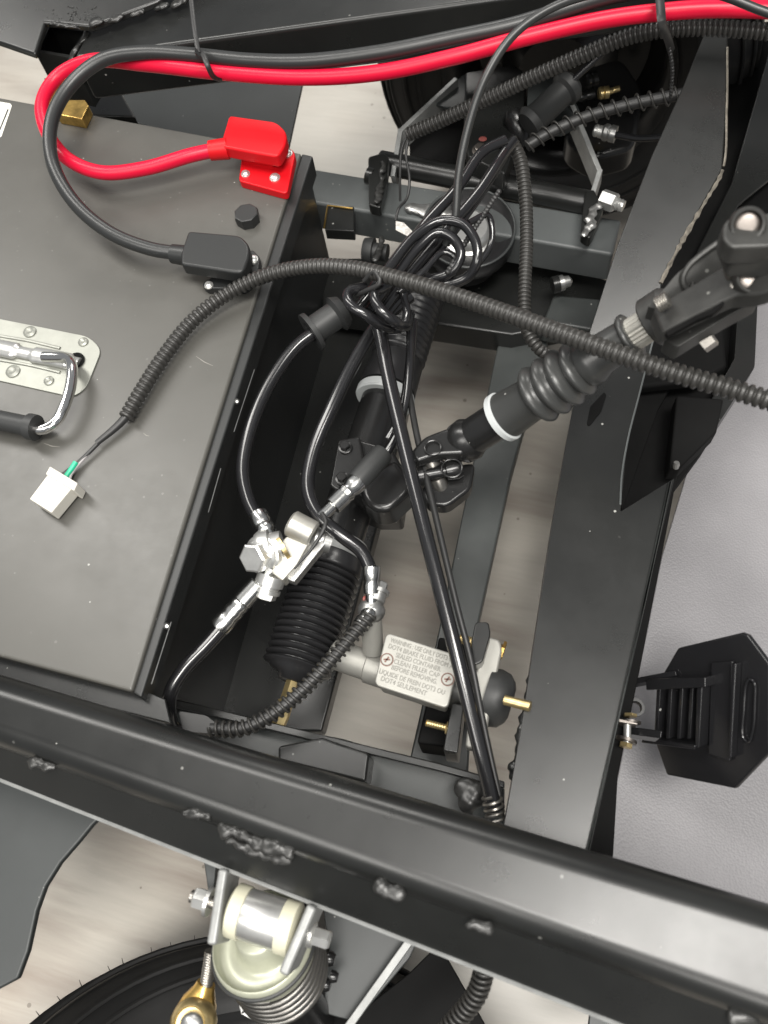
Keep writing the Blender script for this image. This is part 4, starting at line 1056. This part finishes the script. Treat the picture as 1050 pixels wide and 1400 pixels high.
# neck and flange, boot, push rod
p, q_ = P(600, 935, .255), P(668, 958, .255)
MB().lathe(p, q_, [(0, W(26, p)), (1, W(26, p))], 26).build('neck', 'cast_dark', mc)
slab('flange', rounded([(663, 868), (684, 874), (687, 888), (672, 960), (662, 1026), (636, 1022), (644, 950), (656, 890)], 6), .275, .014, 'cast_white', mc, .002, 3)
p, q_ = P(664, 950, .262), P(700, 962, .262)
MB().lathe(p, q_, [(0, W(38, p)), (.35, W(40, p)), (.7, W(37, p)), (.92, W(28, p)), (1, W(20, p))], 32).build('rubber_boot', 'rubber', mc)
p, q_ = P(690, 957, .300), P(725, 966, .304)
MB().lathe(p, q_, [(0, W(7, p)), (1, W(7, p))], 12).build('push_rod', 'gold_pale', mc)
# black mounting bracket with its zinc bolts
br = thing('cylinder_bracket', P(645, 930, .18), 'black folded bracket behind the master cylinder flange', 'bracket')
slab('bracket_plate', rounded([(650, 850), (668, 850), (671, 866), (660, 905), (648, 910), (644, 880)], 5), .290, .05, 'frame_paint', br, .0015)
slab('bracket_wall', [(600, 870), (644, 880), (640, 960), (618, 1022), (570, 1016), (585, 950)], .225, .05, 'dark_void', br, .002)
slab('bracket_foot', rounded([(618, 960), (634, 964), (626, 1030), (606, 1026)], 3), .270, .05, 'frame_paint', br, .0015)
def side_bolt(a, b, rs, rh, label, m='gold_pale'):
    p, q_ = P(*a), P(*b); t = thing('bracket_bolt', p, label, 'bolt', 'yellow zinc bolts on the cylinder bracket')
    MB().lathe(p, p.lerp(q_, .72), [(0, W(rs * .8, p)), (.05, W(rs, p))] + ribs(8, W(rs, p), W(rs * .85, p), .06, .98), 14).build('shank', m, t, angle=70)
    MB().hexa(p.lerp(q_, .70), q_, W(rh, p)).build('head', m, t, angle=25)
side_bolt((628, 872, .268), (660, 884, .268), 7, 14, 'yellow zinc bolt between the bracket and the diagonal hose')
side_bolt((582, 988, .262), (622, 998, .262), 5, 9, 'yellow zinc bolt below the reservoir cap')
side_bolt((676, 885, .268), (690, 890, .268), 8, 13, 'yellow zinc bolt head outside the cylinder flange', 'gold_zinc')

# ================================================================== brake pedal
pd = thing('brake_pedal', P(960, 980, .19), 'black octagonal brake pedal with two arms above the mat', 'pedal')
PP_ = Plane((905, 900, .262), (985, 1070, .262), (1045, 960, .310))
oct_ = [(926, 886), (1014, 865), (1022, 868), (1052, 908), (1052, 1030), (1005, 1079), (911, 1060), (893, 1008), (897, 936)]
nrm = PP_.n if PP_.n.z > 0 else -PP_.n
plate = slab('plate', oct_, PP_, 0, 'pedal_black', pd, .0015, 2, vec=-nrm * .004)
def onp(pts, h): return [PP_(x, y) + nrm * h for x, y in pts]
for pts, h in (([(900, 925), (982, 922), (982, 936), (900, 940)], .012), ([(895, 1004), (968, 1014), (967, 1020), (893, 1011)], .012),
               ([(967, 930), (975, 930), (970, 1018), (964, 1018)], .010), ([(1009, 905), (1015, 905), (1008, 1034), (1003, 1034)], .006)):
    MB().prism(onp(pts, h), -nrm * h).build('rib', 'pedal_black', pd, .001)
for x in (908, 924, 939, 953):
    MB().prism(onp([(x, 938), (x + 5, 938), (x + 1, 1008), (x - 4, 1008)], .007), -nrm * .007).build('rib', 'pedal_black', pd, .0008)
MB().prism(onp([(976, 905), (1006, 903), (1002, 1040), (972, 1030)], .003), -nrm * .003).build('raised_pad', 'pedal_black', pd, .001)
ring = [PP_(x, y) + nrm * .0015 for x, y in ((1026, 928), (1033, 932), (1034, 960), (1031, 1000), (1025, 1014), (1018, 1008), (1019, 970), (1022, 936))]
MB().sweep(spline(ring, .002, True), .0008, 8, cap=False).build('slot_rim', 'pedal_black', pd)
def arm_bar(pts, thick, hgt):
    for i in range(len(pts) - 1):
        p, q_ = P(*pts[i]), P(*pts[i + 1]); d = (q_ - p).normalized(); s = d.cross(UP).normalized()
        MB().box((p + q_) / 2 - UP * hgt / 2, d * (q_ - p).length / 2, s * thick / 2, UP * hgt / 2).build('arm', 'pedal_black', pd, .001)
arm_bar([(862, 932, .25), (925, 920, .270)], .004, .014)
arm_bar([(845, 996, .25), (905, 1004, .268)], .005, .016)
pb = thing('pedal_pivot', P(857, 1000, .24), 'small zinc pivot bolt with washers at the pedal arm', 'bolt')
for k, (x0, y0, x1, y1, r, m) in enumerate(((862, 976, 862, 980, 9, 'gold_pale'), (858, 984, 857, 1018, 5, 'zinc'), (862, 986, 862, 989, 14, 'copper_steel'), (857, 1010, 856, 1014, 14, 'copper_steel'), (856, 1016, 855, 1022, 9, 'gold_pale'))):
    p, q_ = P(x0, y0, .262), P(x1, y1, .262); MB().lathe(p, q_, [(0, W(r, p)), (1, W(r, p))], 6 if k in (0, 4) else 18).build(('nut', 'shank', 'washer', 'washer', 'head')[k], m, pb, angle=25)
slab('clevis', [(846, 982), (872, 988), (872, 991), (846, 987)], .268, .012, 'copper_steel', pb, .0005)
p, q_ = P(869, 967, .235), P(866, 970, .205)
rt = MB().lathe(q_, p, [(0, .006), (1, .006), (1, .0042), (.2, .0042)], 20, cap=False).build('stop_tube', 'rubber')
tag(rt, 'small black open tube standing on the mat beside the pedal', 'tube')

# ================================================================== near shock absorber below the rail
sh = thing('shock_absorber', P(400, 1330, .10), 'near shock absorber with silver eye and cream spring cap under rail', 'shock absorber')
e0, e1 = P(302, 1238, .318), P(420, 1276, .318)
ra = W(34, e0)
MB().lathe(e0, e1, [(.12, ra * .86), (.15, ra * 1.02), (.28, ra * 1.02), (.29, ra)], 32).build('nylon_bush', 'nylon', sh)
MB().lathe(e0, e1, [(.28, ra * .93), (.30, ra * .96), (.70, ra * .96), (.72, ra * .93)], 36).build('eye', 'zinc', sh)
MB().lathe(e0, e1, [(.71, ra), (.72, ra * 1.02), (.86, ra * 1.02), (.89, ra * .86)], 32).build('nylon_bush', 'nylon', sh)
d_ = (e1 - e0).normalized()
MB().lathe(e0 - d_ * .018, e1 + d_ * .012, [(0, ra * .25), (1, ra * .25)], 14).build('mount_bolt', 'steel', sh)
bolt_head(MB(), e0 - d_ * .006, -d_, ra * .42, .010).build('bolt_head', 'zinc', sh, angle=25)
bolt_head(MB(), e1 + d_ * .001, d_, ra * .36, .012).build('lock_nut', 'zinc', sh, angle=25)
s0 = P(357, 1284, .296); s1 = P(462, 1455, .13); sax = (s1 - s0).normalized(); rc = W(69, s0)
MB().lathe(s0, s0 + sax * .016, [(-.6, rc * .40), (-.5, rc * .45), (0, rc * .48), (.25, rc * .54), (.42, rc * .60), (.45, rc * .88), (.40, rc * .93), (.05, rc * .965), (0, rc * .98), (.02, rc), (.2, rc * 1.03), (.5, rc * 1.03), (1, rc * .95)], 48).build('spring_cap', 'cream_cap', sh, angle=60)
n = 56; u = sax.orthogonal().normalized(); v = sax.cross(u)
MB().sweep([s0 + sax * .005 + (u * math.cos(2 * math.pi * k / n) + v * math.sin(2 * math.pi * k / n)) * rc * 1.04 for k in range(n + 1)], .0014, 8).build('cap_rim', 'rubber', sh)
MB().helix([s0 + sax * (.016 + .006 * i) for i in range(6)], rc * .92, .0023, .0056, 10, 36).build('coil_spring', 'spring_steel', sh, angle=80)
MB().lathe(s0 + sax * .01, s1, [(0, rc * .5), (.6, rc * .5), (.62, rc * .3), (1, rc * .3)], 28).build('damper', 'joint_black', sh)
# its two tabs belong to the frame
def tab(p0, p1, w):
    a, b = P(*p0), P(*p1); d = (b - a).normalized(); s = (e1 - e0).normalized(); s = (s - d * s.dot(d)).normalized(); n_ = d.cross(s)
    MB().box((a + b) / 2 - UP * .012, d * (b - a).length / 2, s * w / 2, n_ * .014).build('shock_tab', 'arm_edge', frame, .0018, 3)
tab((306, 1188, .332), (290, 1292, .332), .0055)
tab((428, 1236, .336), (388, 1330, .334), .0055)
MB().sweep([NF(-500, 868.5), NF(1600, 1698.5)], .0012, 6).build('flange_lip', 'arm_edge', frame)

# bent zinc bracket and tie rod end at the bottom edge
bk = thing('bent_strip', P(340, 1370, .2), 'bent galvanised strip under the shock spring', 'bracket')
bar('strip', [(324, 1352, .222), (332, 1384, .222), (350, 1394, .222), (410, 1408, .222)], .003, .010, 'zinc_dull', bk)
tr = thing('tie_rod_end', P(268, 1380, .24), 'yellow zinc tie rod end on a threaded rod over the tyre', 'tie rod')
p, q_ = P(289, 1300, .275), P(281, 1352, .268); r = W(9, p)
MB().lathe(p, q_, [(0, r)] + ribs(14, r, r * .84, .02, .98) + [(1, r)], 16).build('threaded_rod', 'steel', tr, angle=70)
p, q_ = P(282, 1344, .268), P(262, 1400, .262)
MB().lathe(p, q_, [(0, W(13, p)), (.15, W(15, p)), (.45, W(24, p)), (.8, W(29, p)), (1, W(30, p)), (1.15, W(28, p))], 20).build('socket', 'gold_zinc', tr)
c = P(262, 1399, .276); MB().lathe(c - UP * .008, c + UP * .004, [(0, W(30, c)), (.6, W(31, c)), (.9, W(26, c)), (1, W(22, c)), (.9, W(20, c)), (.85, .001)], 28, cap=False).build('ball_cap', 'gold_pale', tr)
c = P(262, 1402, .280); MB().blob(c, Vector((W(17, c), 0, 0)), Vector((0, W(17, c), 0)), UP * .004, .02, 20, 12).build('ball', 'zinc_dull', tr)
nr = thing('lower_arm', P(500, 1350, .12), 'grey near suspension arm plate with pale edge bar', 'suspension arm')
slab('plate', [(440, 1235), (575, 1278), (560, 1310), (486, 1398), (440, 1385), (450, 1300)], .205, .004, 'panel_grey', nr, .001)
bar('edge_bar', [(566, 1278, .225), (470, 1412, .220)], .005, .02, 'arm_edge', nr)
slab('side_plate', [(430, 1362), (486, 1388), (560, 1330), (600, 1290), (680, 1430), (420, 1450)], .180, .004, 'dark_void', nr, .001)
for x, y, r in ((448, 1310, 10), (442, 1345, 9), (452, 1334, 8)):
    p, q_ = P(x, y, .235), P(x + 10, y + 3, .235); MB().lathe(p, q_, [(0, W(r, p)), (.5, W(r, p)), (1, W(r * .7, p))], 12).build('arm_bolt', 'joint_black', nr)
dk = slab('support_bar', [(278, 1176), (296, 1180), (292, 1222), (284, 1218)], .300, .01, 'panel_grey', None, .001)
tag(dk, 'short dark grey bar behind the left shock tab', 'bar')
gp = slab('corner_panel', [(808, 1368), (900, 1400), (880, 1460), (800, 1440)], .15, .004, 'panel_grey', None, .001)
tag(gp, 'grey panel corner peeking below the rail at lower right', 'panel')

for o in bpy.data.objects:
    if '_org' in o: del o['_org']
